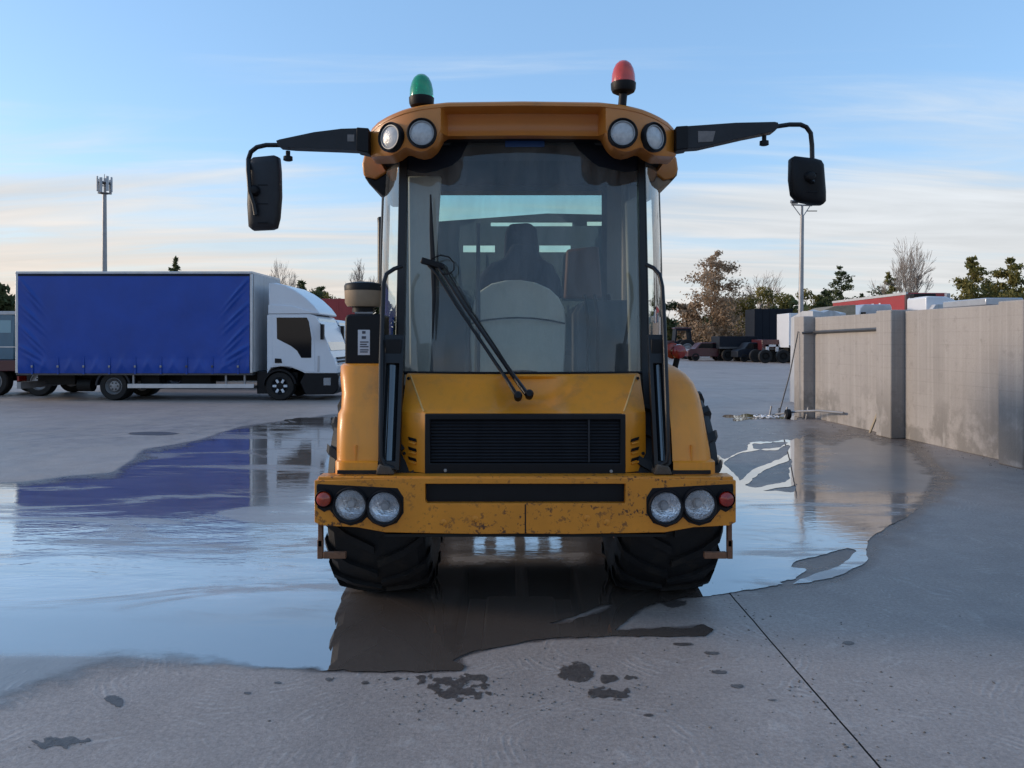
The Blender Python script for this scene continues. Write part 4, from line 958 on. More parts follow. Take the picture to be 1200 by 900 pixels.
# mirror arms and mirrors
def mirror(armp, sleeve, patch, knob, tube, head, ball, D, hd):
    f = lambda u, v, t: (u, D + 0.09 * (t - 0.5), v)
    mb = MB(); mb.prism([(WX(a, D), WZ(b, D)) for a, b in armp], f); arm = mb.build("mirror_arm", M['greyblack'], mach, bevel=0.008)
    mb = MB(); mb.prism([(WX(a, D), WZ(b, D)) for a, b in sleeve], lambda u, v, t: (u, D + 0.12 * (t - 0.5), v)); mb.build("arm_bracket", M['black'], arm, bevel=0.006)
    mb = MB(); mb.prism([(WX(a, D), WZ(b, D)) for a, b in patch], lambda u, v, t: (u, D - 0.048 + 0.01 * t, v)); mb.build("arm_label", M['tanlabel'], arm)
    mb = MB(); mb.lathe(W(knob[0], knob[1] - 9, D), (0, 0, -1), [(0.014, 0), (0.014, 0.03), (0.028, 0.034), (0.029, 0.058), (0.020, 0.062), (0, 0.062)], 14); mb.build("arm_knob", M['black'], arm)
    mb = MB(); mb.tube([W(a, b, D - (0.06 if b > 195 else 0.0)) for a, b in tube], 0.0145, 10); mb.build("arm_tube", M['blackmetal'], arm)
    rows = []; n_ = len(head); cxh = sum(h[0] for h in head) / n_; cyh = sum(h[1] for h in head) / n_
    for k, (dy, sc) in enumerate(((-0.040, 0.62), (-0.030, 0.86), (-0.012, 0.985), (0.03, 1.0), (0.045, 0.98))):
        rows.append([W(cxh + (a - cxh) * sc, cyh + (b - cyh) * (1 - (1 - sc) * 0.55), D) + Vector((0, dy, 0)) for a, b in head])
    mb = MB(); mb.loft(rows, True, True); hd_ = mb.build("mirror_head", M['greyblack'] if hd else M['black'], mach, sharp=55, bevel=0.004)
    mb = MB(); mb.loft([[W(cxh + (a - cxh) * 0.93, cyh + (b - cyh) * 0.95, D) + Vector((0, 0.047, 0)) for a, b in head], [W(cxh, cyh, D) + Vector((0, 0.047, 0))] * n_], True); mb.build("mirror_glass", M['chrome'], hd_)
    mb = MB(); mb.lathe(W(ball[0], ball[1], D) + Vector((0, -0.075, 0)), (0, 1, 0), [(0, 0), (0.022, 0.004), (0.034, 0.02), (0.036, 0.05), (0, 0.055)], 16); mb.build("ball_joint", M['black'], hd_)
    for k in range(3):
        zz = cyh + (k - 1) * 22 + 14
        mb = MB(); mb.tube([W(cxh - 6, zz, D) + Vector((0, -0.041, 0)), W(cxh + 6, zz, D) + Vector((0, -0.041, 0))], 0.003, 5); mb.build("moulded_rib", M['black'], hd_)
M['tanlabel'] = mat("worn_grey_label", (0.20, 0.18, 0.175), 0.6, var=0.4, vscale=20)
MD = 4.80
mirror([(421, 152.5), (421, 178), (400, 177), (345, 175), (329, 173.5), (326, 167), (330, 165.5), (370, 157), (402, 153)], [(420, 152), (434, 153), (434, 182), (420, 179)], [(409, 160), (417, 160), (417, 168), (409, 168)], (337.5, 186),
       [(329, 170), (312, 170), (301, 172.5), (294, 178), (291, 187), (291, 200), (293, 225), (298, 240), (300, 252)],
       [(293, 188), (297, 184.5), (322, 182), (327, 184), (328.5, 200), (329, 230), (327, 255), (324, 267), (319, 269), (296, 270), (291.5, 266), (290, 240), (291, 205)], (301, 225), MD, True)
mirror([(803, 150), (803, 176), (818, 175), (870, 163), (905, 156), (910, 151), (909, 146), (905, 145), (860, 146)], [(790, 151), (804, 150), (804, 177), (790, 179)], [(816, 156), (836, 156), (833, 168), (816, 169)], (895.5, 168),
       [(908, 148.5), (925, 146), (938, 146), (945, 149), (950, 156), (951.5, 170), (952, 195), (952, 214)],
       [(926, 186), (930, 183), (955, 186), (962, 188), (965, 193), (967.5, 225), (967.5, 236), (964, 240), (955, 240), (935, 236), (928, 228), (925.5, 210)], (946, 209), MD, False)

# wiper: two arms, joint, blade, hose loop
WD_ = lambda px, py: gy(rx(px, 4.8), max(WZ(py, 4.8), GZ0)) - 0.055
def wp3(px, py, off=0.0): 
    D = WD_(px, py) if py < 440 else lerp(WD_(px, 440), 4.50, min((py - 440) / 26, 1)); return W(px, py, D - off)
wip = None
mb = MB(); mb.tube([wp3(a, b) for a, b in ((619, 464), (602, 441), (575, 403), (545, 360), (520, 322), (508, 306))], [0.017, 0.015, 0.012, 0.011, 0.010, 0.011], 8); wip = mb.build("wiper_arm", M['blackmetal'], mach)
mb = MB(); mb.tube([wp3(a, b) for a, b in ((607, 466), (594, 445), (565, 402), (535, 358), (512, 322), (500, 308))], [0.014, 0.012, 0.010, 0.009, 0.009, 0.010], 8); mb.build("wiper_link", M['blackmetal'], wip)
mb = MB(); mb.tube([wp3(a, b, 0.012) for a, b in ((612, 455), (580, 405), (548, 358), (523, 316), (512, 308))], 0.005, 6); mb.build("washer_hose", M['black'], wip)
mb = MB(); mb.tube([wp3(a, b, 0.012) for a, b in ((506, 303), (516, 299), (526, 301), (532, 308), (532, 316), (527, 321), (518, 321))], 0.0045, 6); mb.build("hose_loop", M['black'], wip)
mb = MB(); mb.tube([wp3(a, b, -0.02) for a, b in ((504.5, 228), (505.5, 270), (507.5, 310), (508.5, 350), (507, 397))], [0.006, 0.014, 0.018, 0.013, 0.005], 6); mb.build("wiper_blade", M['black'], wip)
mb = MB(); mb.obox(wp3(507, 309), Vector((1, 0, -0.3)).normalized(), (0, 1, 0), Vector((0.3, 0, 1)).normalized(), 0.075, 0.022, 0.020); mb.build("wiper_joint", M['black'], wip, bevel=0.008)
for a, b in ((620, 464), (607, 466)):
    mb = MB(); mb.lathe(wp3(a, b, -0.06), (0, -1, 0.25), [(0, 0), (0.024, 0), (0.026, 0.08), (0.018, 0.095), (0, 0.097)], 14); mb.build("wiper_pivot", M['black'], wip)

# --- mudguards
def guard(s, prof):
    rows = []
    for D, z, ui, uo, r in prof:
        a = [(ui, D), (ui, D)]
        pts = []
        for t in np.linspace(0, 1, 10):
            u = lerp(ui, uo, t); e = max(0.0, (t - 0.72) / 0.28)
            pts.append(Vector((CX + s * max(u, 0.85 if s > 0 else 0.832), D + r * (1 - math.sqrt(max(0, 1 - e * e))), z - 0.0)))
        pts.append(Vector((CX + s * (uo + 0.004), max(D + r + 0.05, D + 0.1), z)))
        pts.append(Vector((CX + s * (uo + 0.004), 5.8, z)))
        rows.append(pts)
    return rows
gr_prof = [(4.368, 0.835, 0.80, 1.10, 0.05), (4.372, 0.905, 0.80, 1.10, 0.05), (4.392, 0.912, 0.80, 1.085, 0.06), (4.405, 0.98, 0.80, 1.083, 0.08), (4.43, 1.08, 0.80, 1.07, 0.08), (4.475, 1.18, 0.80, 1.066, 0.09), (4.53, 1.27, 0.80, 1.06, 0.10), (4.60, 1.345, 0.80, 1.042, 0.11), (4.67, 1.395, 0.80, 1.012, 0.12), (4.76, 1.435, 0.80, 0.965, 0.12), (4.86, 1.452, 0.80, 0.93, 0.10), (5.0, 1.46, 0.80, 0.91, 0.10)]
mb = MB(); mb.loft(guard(1, gr_prof)); g_r = mb.build("mudguard", M['yellow'], mach, sharp=50)
gl_prof = [(4.368, 0.835, 0.79, 1.085, 0.05), (4.372, 0.905, 0.79, 1.085, 0.05), (4.392, 0.912, 0.79, 1.08, 0.05), (4.40, 0.98, 0.79, 1.085, 0.06), (4.42, 1.08, 0.79, 1.088, 0.06), (4.455, 1.17, 0.79, 1.09, 0.06), (4.47, 1.2, 0.79, 1.075, 0.06), (4.51, 1.29, 0.79, 1.08, 0.06), (4.56, 1.38, 0.79, 1.10, 0.06), (4.60, 1.445, 0.79, 1.107, 0.06), (4.63, 1.458, 0.79, 1.10, 0.06), (5.0, 1.46, 0.79, 1.09, 0.04)]
mb = MB(); mb.loft(guard(-1, gl_prof)); g_l = mb.build("mudguard", M['yellow'], mach, sharp=50)
for gd, s in ((g_l, -1), (g_r, 1)):
    mb = MB(); mb.box(CX + s * 0.84 - 0.0, CX + s * 1.06, 4.356, 4.41, 0.842, 0.862) if s > 0 else mb.box(CX - 1.06, CX - 0.84, 4.356, 4.41, 0.842, 0.862); mb.build("rubber_strip", M['rubber'], gd)
    q = MB(); u = 0.96; q.box(CX + s * u - 0.004, CX + s * u + 0.004, 4.39, 4.41, 0.912, 1.0); q.build("fold_seam", M['yellow'], gd)
    q = MB(); x0_, x1_ = sorted((CX + s * 0.735, CX + s * 0.845)); q.prism([(x0_, 0.838), (x1_, 0.838), (x1_ - 0.02, 0.885), (x0_ + 0.02, 0.90)], lambda u_, v_, t: (u_, 4.35 + 0.14 * t, v_)); q.build("hinge_block", M['muddy'], gd, bevel=0.01)
# tail lamp standing on the right mudguard
mb = MB(); c = W(795, 412, 5.2); mb.lathe(c, (0, -1, 0), [(0, -0.04), (0.044, -0.04), (0.05, 0.0), (0.046, 0.01)], 20); mb.tube([c + Vector((-0.02, 0.03, -0.12)), c + Vector((0, 0.02, -0.03))], 0.02, 8); tl = mb.build("marker_lamp", M['black'], mach)
mb = MB(); mb.lathe(c, (0, -1, 0), [(0.050, 0.004), (0.047, 0.025), (0.03, 0.036), (0, 0.04)], 20, caps=False); mb.build("lens", M['red_lens'], tl)
mb = MB(); c2 = W(788, 411, 5.25); mb.lathe(c2, (0, -1, 0), [(0, -0.02), (0.05, -0.02), (0.055, 0.01), (0.03, 0.03), (0, 0.034)], 18); mb.build("lens", M['orange_lens'], tl)
# air cleaner housing and pre-cleaner on the left mudguard
FD = 4.72
mb = MB(); mb.prism([(WX(a, FD), WZ(b, FD)) for a, b in ((404, 428), (404, 372), (408, 368), (446, 368), (446, 428))], lambda u, v, t: (u, FD + 0.34 * t, v)); box_ = mb.build("air_filter_box", M['black'], mach, bevel=0.012)
mb = MB(); mb.box(WX(419.5, FD), WX(433.5, FD), FD - 0.003, FD + 0.004, WZ(416, FD), WZ(386.5, FD)); lab = mb.build("label", M['sticker'], box_)
rl_ = random.Random(8)
for i, (a, b, y) in enumerate(((424.5, 428.5, 389.5), (424, 429, 395.5), (422, 432, 400.8), (422, 430, 403.6), (422, 432, 406.2), (422, 432, 410), (422, 431, 412.4))):
    mb = MB(); hh = 1.6 if i < 2 else 0.7; mb.box(WX(a, FD), WX(b, FD), FD - 0.0045, FD, WZ(y + hh, FD), WZ(y - hh, FD)); mb.build("printed_line", M['print'], lab)
c = W(426, 366, FD + 0.14); k = FD / FPX
mb = MB(); mb.lathe(c, (0, 0, 1), [(0.0, 0), (0.07, 0), (0.07, 0.05), (0, 0.05)], 20); pre = mb.build("pre_cleaner", M['black'], box_)
mb = MB(); mb.lathe(c + Vector((0, 0, 0.03)), (0, 0, 1), [(0.0, 0), (0.10, 0.005), (0.116, 0.03), (0.119, 0.105), (0.10, 0.106)], 28); mb.build("cleaner_bowl", M['tan'], pre)
mb = MB(); mb.lathe(c + Vector((0, 0, 0.135)), (0, 0, 1), [(0.119, 0), (0.121, 0.03), (0.112, 0.045), (0.06, 0.056), (0, 0.058)], 28); mb.build("cleaner_lid", M['black'], pre)
mb = MB(); mb.tube([W(416, 367, FD + .05), W(437, 367, FD + .05)], 0.008, 6); mb.build("clamp_band", M['galv'], pre)
mb = MB(); mb.tube([W(446.5, 345, 6.3), W(446.5, 262, 6.3), W(446, 256, 6.32)], 0.028, 12); mb.build("exhaust_stack", M['blackmetal'], mach)

# --- chassis, axle and the body behind the cab
mb = MB(); mb.box(CX - 0.42, CX - 0.28, 4.74, 6.4, 0.56, 0.80); mb.box(CX + 0.28, CX + 0.42, 4.74, 6.4, 0.56, 0.80); mb.box(CX - 0.42, CX - 0.28, 6.4, 10.4, 1.0, 1.18); mb.box(CX + 0.28, CX + 0.42, 6.4, 10.4, 1.0, 1.18); mb.box(CX - 0.42, CX + 0.42, 6.1, 6.6, 0.70, 1.1)
mb.box(CX - 0.42, CX + 0.42, 4.76, 6.4, 0.66, 0.84); mb.build("chassis_frame", M['chassis'], mach, bevel=0.01)
mb = MB(); mb.box(CX - 0.62, CX + 0.62, 7.5, 7.9, 0.545, 1.25); mb.build("sky_blocker", M['chassis'], mach, bevel=0.04)  # added block, keeps the bright sky behind out of the puddle's reflection
mb = MB(); mb.box(CX - 0.275, CX + 0.275, 4.78, 6.3, 0.50, 0.655); mb.build("belly_shade_plate", M['chassis'], mach, bevel=0.02)  # added plate, fills the gaps so the puddle mirrors a dark underside

for D in (5.08, 9.6):
    mb = MB(); mb.lathe((CX - 0.60, D, 0.645), (1, 0, 0), [(0.0, 0), (0.20, 0), (0.21, 0.06), (0.14, 0.14), (0.11, 0.36), (0.17, 0.46), (0.21, 0.56), (0.21, 0.66), (0.17, 0.76), (0.11, 0.86), (0.14, 1.06), (0.21, 1.14), (0.20, 1.2), (0, 1.2)], 24); ax_ = mb.build("axle", M['muddy'], mach)
    for s in (-1, 1):
        mb = MB(); mb.lathe((CX + s * 0.555, D, 0.645), (s, 0, 0), [(0.27, 0), (0.285, 0.03), (0.285, 0.09), (0.2, 0.10)], 28); mb.build("brake_drum", M['muddy'], ax_)
mb = MB(); mb.tube([(CX + 0.02, 5.1, 0.62), (CX + 0.02, 9.6, 0.66)], 0.06, 10); mb.build("prop_shaft", M['chassis'], mach)
mb = MB(); mb.box(CX - 0.95, CX - 0.5, 5.95, 7.6, 0.62, 1.25); mb.box(CX + 0.5, CX + 0.95, 5.95, 7.6, 0.62, 1.25); mb.build("side_tank", M['chassis'], mach, bevel=0.04)
SK = 8.0
hb = [(CX - 1.12, 1.3), (CX + 1.12, 1.3), (CX + 1.14, 2.3), (CX + 1.14, WZ(252, SK)), (CX + 0.3, WZ(250, SK)), (CX - 1.14, WZ(262, SK)), (CX - 1.14, 2.3)]
def rc(a, b, c, d_): return [(WX(a, SK), WZ(d_, SK)), (WX(b, SK), WZ(d_, SK)), (WX(b, SK), WZ(b_, SK)) if False else (WX(b, SK), WZ(c, SK)), (WX(a, SK), WZ(c, SK))]
mb = MB(); mb.prism(hb, lambda u, v, t: (u, SK + 0.06 * t, v), [rc(542.5, 580, 287, 295.5), rc(632, 669, 287, 295.5), rc(575, 671, 260, 265), rc(688, 708, 259, 264.5)]); skip = mb.build("body_headboard", M['greyblack'], mach, bevel=0.004)
mb = MB()
for s in (-1, 1):
    x = CX + s * 1.12; mb.add([(x, SK + .06, 1.3), (x, SK + .06, 2.5), (x, 10.9, 2.35), (x, 11.2, 1.85), (x + s * .05, SK + .06, 1.3), (x + s * .05, SK + .06, 2.5), (x + s * .05, 10.9, 2.35), (x + s * .05, 11.2, 1.85)],
        [(0, 1, 2, 3), (7, 6, 5, 4), (0, 4, 5, 1), (1, 5, 6, 2), (2, 6, 7, 3), (3, 7, 4, 0)])
mb.add([(CX - 1.12, SK + .06, 1.36), (CX + 1.12, SK + .06, 1.36), (CX + 1.12, 11.2, 1.86), (CX - 1.12, 11.2, 1.86), (CX - 1.12, SK + .06, 1.3), (CX + 1.12, SK + .06, 1.3), (CX + 1.12, 11.2, 1.80), (CX - 1.12, 11.2, 1.80)], [(0, 1, 2, 3), (7, 6, 5, 4), (0, 3, 7, 4), (1, 5, 6, 2), (2, 6, 7, 3), (0, 4, 5, 1)])
mb.build("body_tub", M['yellow'], skip)
# ------------------------------------------------------------------ lorries and vans
def road_wheel(parent, x, y0, R, w, face, style="steel", name="wheel"):
    # axis along Y; y0 = outer face, face = -1 when the outside looks towards the camera
    c = (x, y0 - face * w / 2, R); a = Vector((0, face, 0)); h = w / 2; mb = MB()
    mb.lathe(c, a, [(R * 0.58, -h), (R * 0.9, -h), (R * 0.985, -h * 0.8), (R, -h * 0.4), (R, h * 0.4), (R * 0.985, h * 0.8), (R * 0.92, h), (R * 0.62, h), (R * 0.58, h * 0.9)], 36, caps=False)
    t = mb.build(name, M['rubber'], parent)
    mb = MB(); mb.lathe(c, a, [(R * 0.60, -h * 0.9), (R * 0.60, h * 0.9), (R * 0.55, h * 0.95), (R * 0.50, h * 0.6), (R * 0.40, h * 0.45), (R * 0.34, h * 0.75), (R * 0.14, h * 0.8), (0, h * 0.82)], 28)
    rim = mb.build("rim", {'steel': M['galv'], 'dark': M['chassis']}.get(style, M['black']), t)
    for k in range(6):
        an = 2 * math.pi * k / 6; 
        if style != "trim":
            p = Vector(c) + a * h * 0.74 + Vector((math.cos(an), 0, math.sin(an))) * R * 0.24; mb = MB(); mb.lathe(p, a, [(0, 0), (0.018, 0), (0.018, 0.03), (0, 0.034)], 6)
            mb.build("wheel_nut", M['chassis'], rim)
        else:
            p = Vector(c) + a * h * 0.66 + Vector((math.cos(an), 0, math.sin(an))) * R * 0.38
            mb = MB(); mb.obox(p, Vector((math.cos(an), 0, math.sin(an))), a, Vector((-math.sin(an), 0, math.cos(an))), R * 0.14, 0.02, R * 0.085); mb.build("wheel_trim", M['white'], rim, bevel=0.01)
    return t
def make_lorry(xf, yn, label, paint, body, group=None, name="lorry", deflector=True):
    S = 0.02256
    X = lambda px: xf + (px - 394) * S
    Z = lambda py: 1.6 - (py - 399) * S
    root = thing(name, (X(210), yn + 1.15, 0), label, "lorry", group)
    cy0, cy1 = yn + 0.10, yn + 2.20
    cab = [(311.5, 438), (311.5, 369.5), (314, 368), (362, 368), (369, 370), (375, 381), (382, 400), (386.5, 413), (391, 421), (393.2, 430), (393.8, 437.5), (356, 437.5), (350, 434.5), (341, 431), (328, 429.5), (316, 431)]
    mb = MB(); mb.prism([(X(a), Z(b)) for a, b in cab], lambda u, v, t: (u, lerp(cy0, cy1, t), v)); c = mb.build("cab", paint, root, bevel=0.05, seg=3)
    if deflector: mb = MB(); mb.prism([(X(a), Z(b)) for a, b in ((313, 368.4), (312.6, 331.5), (322, 331), (332, 333.5), (344, 339.5), (356, 348), (366, 357.5), (372.5, 366), (373, 368.4))], lambda u, v, t: (u, lerp(cy0 + 0.03, cy1 - 0.03, t), v)); mb.build("wind_deflector", paint, root, bevel=0.08, seg=3)
    if deflector: mb = MB(); mb.prism([(X(a), Z(b)) for a, b in ((313, 357), (340, 358.2), (372, 367), (313, 367.4))], lambda u, v, t: (u, cy0 - 0.012 + 0.04 * t, v)); mb.build("side_fairing", paint, root, bevel=0.01)
    for s, yy in ((0, cy0), (1, cy1)):
        f = (lambda d: (lambda u, v, t: (u, yy + (-1 if s == 0 else 1) * d * (1 - t), v)))
        mb = MB(); mb.prism([(X(a), Z(b)) for a, b in ((318.5, 421), (317.5, 370.5), (361, 370.5), (367, 396), (368, 436), (357, 436), (350.5, 432.5), (341, 429.5), (318.5, 428.5))], f(0.012)); d = mb.build("door", paint, root, bevel=0.008)
        mb = MB(); mb.prism([(X(a), Z(b)) for a, b in ((323, 372), (358.5, 372), (361, 377), (364, 396), (363.8, 419.5), (352, 419.5), (347, 411), (340, 405.5), (323.5, 397))], f(0.020)); mb.build("side_window", M['darkglass'], d, bevel=0.006)
        mb = MB(); mb.prism([(X(a), Z(b)) for a, b in ((321, 420), (321, 425.5), (329.5, 425.5), (328.5, 420.5))], f(0.03)); mb.build("handle", M['black'], d, bevel=0.006)
        mb = MB(); mb.prism([(X(a), Z(b)) for a, b in ((371.5, 417), (373.5, 417), (373, 436), (371, 436))], f(0.015)); mb.build("corner_vent", M['silver'], root)
        yo = yy + (-0.16 if s == 0 else 0.16)
        mb = MB(); mb.box(X(377), X(380), yo - 0.10, yo + 0.10, Z(398), Z(380)); mb.tube([(X(374), yy, Z(379)), (X(378), yo, Z(382))], 0.015, 6); mb.build("mirror", M['black'], root, bevel=0.02)
    # windscreen on the raked front, grille panel, lamps
    fl = lambda t, off: (X(lerp(370, 385.8, t)) + off, Z(lerp(371.8, 411, t)) + off * 0.3)
    mb = MB(); a, b = fl(0.02, 0.012), fl(1.0, 0.012)
    mb.add([(a[0], cy0 + 0.07, a[1]), (a[0], cy1 - 0.07, a[1]), (b[0], cy1 - 0.05, b[1]), (b[0], cy0 + 0.05, b[1]), (a[0] - 0.03, cy0 + 0.07, a[1]), (a[0] - 0.03, cy1 - 0.07, a[1]), (b[0] - 0.03, cy1 - 0.05, b[1]), (b[0] - 0.03, cy0 + 0.05, b[1])],
           [(0, 1, 2, 3), (7, 6, 5, 4), (0, 3, 7, 4), (1, 5, 6, 2), (0, 4, 5, 1), (3, 2, 6, 7)]); mb.build("windscreen", M['paleglass'], root, bevel=0.004)
    mb = MB(); mb.box(X(388.5), X(392.6), cy0 + 0.25, cy1 - 0.25, Z(432), Z(419)); mb.build("front_grille", M['black'], root, bevel=0.01)
    for k in range(3):
        mb = MB(); mb.box(X(391), X(393.8), cy0 + 0.22, cy1 - 0.22, Z(431 - k * 4), Z(429.6 - k * 4)); mb.build("grille_slat", paint, root)
    mb = MB(); mb.prism([(X(a), Z(b)) for a, b in ((356, 437.5), (393.8, 437.5), (395.5, 441), (395, 457), (390, 462.5), (356, 463), (350, 448))], lambda u, v, t: (u, lerp(cy0 + 0.006, cy1 - 0.006, t), v)); mb.build("bumper", M['black'], root, bevel=0.03)
    for yy in (cy0 + 0.18, cy1 - 0.18):
        mb = MB(); mb.lathe((X(391.5), yy, Z(448)), (1, 0, 0), [(0.15, 0), (0.15, 0.10), (0.12, 0.13), (0, 0.14)], 16); h = mb.build("headlight", M['lens'], root)
    mb = MB(); mb.box(X(378), X(386.5), cy0 - 0.004, cy0 + 0.04, Z(452), Z(443)); mb.build("fog_light", M['lens'], root, bevel=0.01)
    # wheels, arches, chassis
    for xw, st in ((326, "trim"), (130, "steel")):
        for s, yy in ((-1, yn + 0.12), (1, yn + 2.2)):
            road_wheel(root, X(xw), yy, 0.385, 0.26 if st == "trim" else 0.5, s, st)
    for xw, r in ((326, 0.455), (130, 0.47)):
        cx_, cz_ = X(xw), 0.385
        a0, a1 = (0.15, math.pi - 0.05)
        arc = [(cx_ + r * math.cos(lerp(a0, a1, k / 14)), cz_ + r * math.sin(lerp(a0, a1, k / 14))) for k in range(15)]
        arc2 = [(cx_ + (r - 0.05) * math.cos(lerp(a0, a1, k / 14)), cz_ + (r - 0.05) * math.sin(lerp(a0, a1, k / 14))) for k in range(15)][::-1]
        for yy in (yn + 0.09, yn + 1.78):
            mb = MB(); mb.prism(arc + arc2, lambda u, v, t: (u, yy + 0.42 * t, v)); mb.build("wheel_arch", M['black'] if xw > 200 else M['greyblack'], root)
    mb = MB(); mb.box(X(24), X(380), yn + 0.75, yn + 0.95, Z(448), Z(438)); mb.box(X(24), X(380), yn + 1.45, yn + 1.65, Z(448), Z(438)); mb.box(X(300), X(345), yn + 0.3, yn + 2.0, Z(452), Z(437)); mb.build("chassis", M['chassis'], root)
    mb = MB(); mb.box(X(40), X(75), yn + 0.5, yn + 1.9, Z(452), Z(437)); mb.tube([(X(84), yn + 0.4, Z(452)), (X(100), yn + 0.4, Z(452))], 0.18, 12); mb.build("spare_tank", M['chassis'], root)
    mb = MB(); mb.box(X(298), X(312), yn + 0.2, yn + 2.0, Z(462), Z(435)); mb.build("engine_cover", M['black'], root, bevel=0.02)
    mb = MB(); mb.box(X(157), X(180), yn + 0.35, yn + 0.8, Z(457), Z(438)); mb.build("tool_box", M['chassis'], root, bevel=0.02); mb = MB(); mb.box(X(205), X(240), yn + 0.4, yn + 0.8, Z(456), Z(438)); mb.build("tool_box", M['chassis'], root, bevel=0.02)
    mb = MB(); mb.box(X(148), X(296.5), yn + 0.06, yn + 0.10, Z(455), Z(450)); sg = mb.build("side_guard", M['alu'], root, bevel=0.006)
    for px in (153, 262, 284):
        mb = MB(); mb.box(X(px), X(px + 2), yn + 0.10, yn + 0.15, Z(454), Z(436)); mb.build("guard_strut", M['galv'], sg)
    # load body
    bx0, bx1 = X(18), X(295.5); z0, z1 = Z(437), Z(318.5); y0, y1 = yn, yn + 2.42
    mb = MB(); mb.box(bx0 + 0.05, bx1 - 0.03, y0 + 0.09, y1 - 0.09, z0 + 0.03, z1 - 0.06); bd = mb.build("load_body", M['offwhite'] if body == "curtain" else body, root)
    mb = MB(); mb.box(bx0, bx1 + 0.01, y0 - 0.01, y1 + 0.01, z1 - 0.055, z1 + 0.012); mb.build("roof_rail", M['alu'], bd, bevel=0.01)
    mb = MB(); mb.box(bx0 + 0.08, bx1 - 0.07, y0 - 0.014, y1 + 0.014, z1 - 0.115, z1 - 0.056); mb.build("curtain_rail", M['navy'], bd)
    mb = MB(); mb.box(bx0, bx1, y0 + 0.03, y1 - 0.03, z0 - 0.06, z0 + 0.03); mb.build("floor_rail", M['steelgrey'], bd)
    for xx in (bx0, bx1 - 0.06):
        for yy in (y0 - 0.004, y1 - 0.066):
            mb = MB(); mb.box(xx, xx + 0.07, yy, yy + 0.07, z0, z1 - 0.056); mb.build("corner_post", M['alu'], bd, bevel=0.008)
    mb = MB(); mb.box(bx1 - 0.03, bx1 + 0.035, y0 + 0.07, y1 - 0.07, z0 + 0.02, z1 - 0.058); mb.build("front_bulkhead", M['offwhite'], bd, bevel=0.008)
    if body == "curtain":
        rr = random.Random(5)
        for yy, sg_ in ((y0, -1), (y1, 1)):
            xs = np.linspace(bx0 + 0.075, bx1 - 0.065, 200); zs = np.linspace(z0 - 0.01, z1 - 0.05, 64)
            Xg, Zg = np.meshgrid(xs, zs); o = np.zeros_like(Xg); Lx = xs[-1] - xs[0]
            st = [xs[0] + Lx * (k + 0.55) / 9 for k in range(9)]
            for corner, dirn in ((xs[0], 1), (xs[-1], -1)):
                dx = (Xg - corner) * dirn
                for zc, sl in ((zs[-1] - 0.1, -1.15), (zs[-1] - 0.75, -0.95), (zs[-1] - 1.3, -1.0), (zs[0] + 0.75, -0.6)):
                    t = Zg - zc - sl * dx
                    o += 0.050 * np.exp(-(t / 0.045) ** 2) * np.exp(-((dx - 0.32) / 0.26) ** 2) * (dx > 0)
                    o += 0.034 * np.exp(-((t + 0.17) / 0.04) ** 2) * np.exp(-((dx - 0.42) / 0.22) ** 2) * (dx > 0)
            o += 0.010 * np.sin((Zg - zs[0]) / 0.11 + np.sin(Xg * 2.1) * 0.8) * np.exp(-((Zg - zs[0]) / 0.33) ** 2)
            for x in st:
                o -= 0.022 * np.exp(-((Xg - x) / 0.09) ** 2) * np.exp(-((Zg - zs[0] - 0.1) / 0.22) ** 2)
                o += 0.014 * np.exp(-((np.abs(Xg - x) - 0.2 - (Zg - zs[0]) * 0.45) / 0.06) ** 2) * np.exp(-((Zg - zs[0] - 0.18) / 0.22) ** 2)
            o += 0.016 * fbm(Xg * 0.9, Zg * 0.5, 9, 3) + 0.005 * fbm(Xg * 4, Zg * 0.7, 17, 2)
            o -= 0.012 * np.exp(-((Zg - (zs[0] + 0.36)) / 0.012) ** 2)                # weld line of the valance
            mb = MB(); mb.loft([[Vector((float(Xg[i, j]), yy + sg_ * (float(o[i, j]) + 0.01), float(Zg[i, j]))) for j in range(len(xs))] for i in range(len(zs))])
            cu = mb.build("side_curtain", M['curtain'], bd, sharp=80)
            for x in st:
                mb = MB(); mb.box(x - 0.022, x + 0.022, yy + sg_ * 0.012 - 0.004, yy + sg_ * 0.012 + 0.004, z0 - 0.03, z0 + 0.42); s_ = mb.build("strap", M['curtain'], cu)
                mb = MB(); mb.box(x - 0.024, x + 0.024, yy + sg_ * 0.02 - 0.012, yy + sg_ * 0.02 + 0.012, z0 + 0.14, z0 + 0.20); mb.build("buckle", M['steelgrey'] if rr.random() < 0.5 else M['galv'], s_, bevel=0.006)
    mb = MB(); mb.box(bx0 - 0.03, bx0 + 0.02, y0 + 0.08, (y0 + y1) / 2 - 0.005, z0, z1 - 0.08); mb.build("rear_door", M['offwhite'], bd, bevel=0.008)
    mb = MB(); mb.box(bx0 - 0.03, bx0 + 0.02, (y0 + y1) / 2 + 0.005, y1 - 0.08, z0, z1 - 0.08); mb.build("rear_door", M['offwhite'], bd, bevel=0.008)
    mb = MB(); mb.box(bx0 - 0.02, bx0 + 0.08, y0 + 0.1, y1 - 0.1, Z(456), Z(448)); mb.build("tail_bar", M['galv'], root); mb = MB(); mb.box(bx0 - 0.03, bx0 + 0.02, y0 + 0.12, y0 + 0.45, Z(447), Z(441)); mb.build("tail_light", M['red_lens'], root)
    return root
D1 = 20.3
truck = make_lorry(WX(394, D1), D1, "white cab lorry with a bright blue curtain-sided body, parked across the yard", M['white'], "curtain", name="curtain_lorry")
w2 = make_lorry(-5.25, 25.4, "white lorry just behind the blue curtain lorry, only its cab front showing", M['white'], M['offwhite'], "lorries lined up behind the blue one", deflector=False)
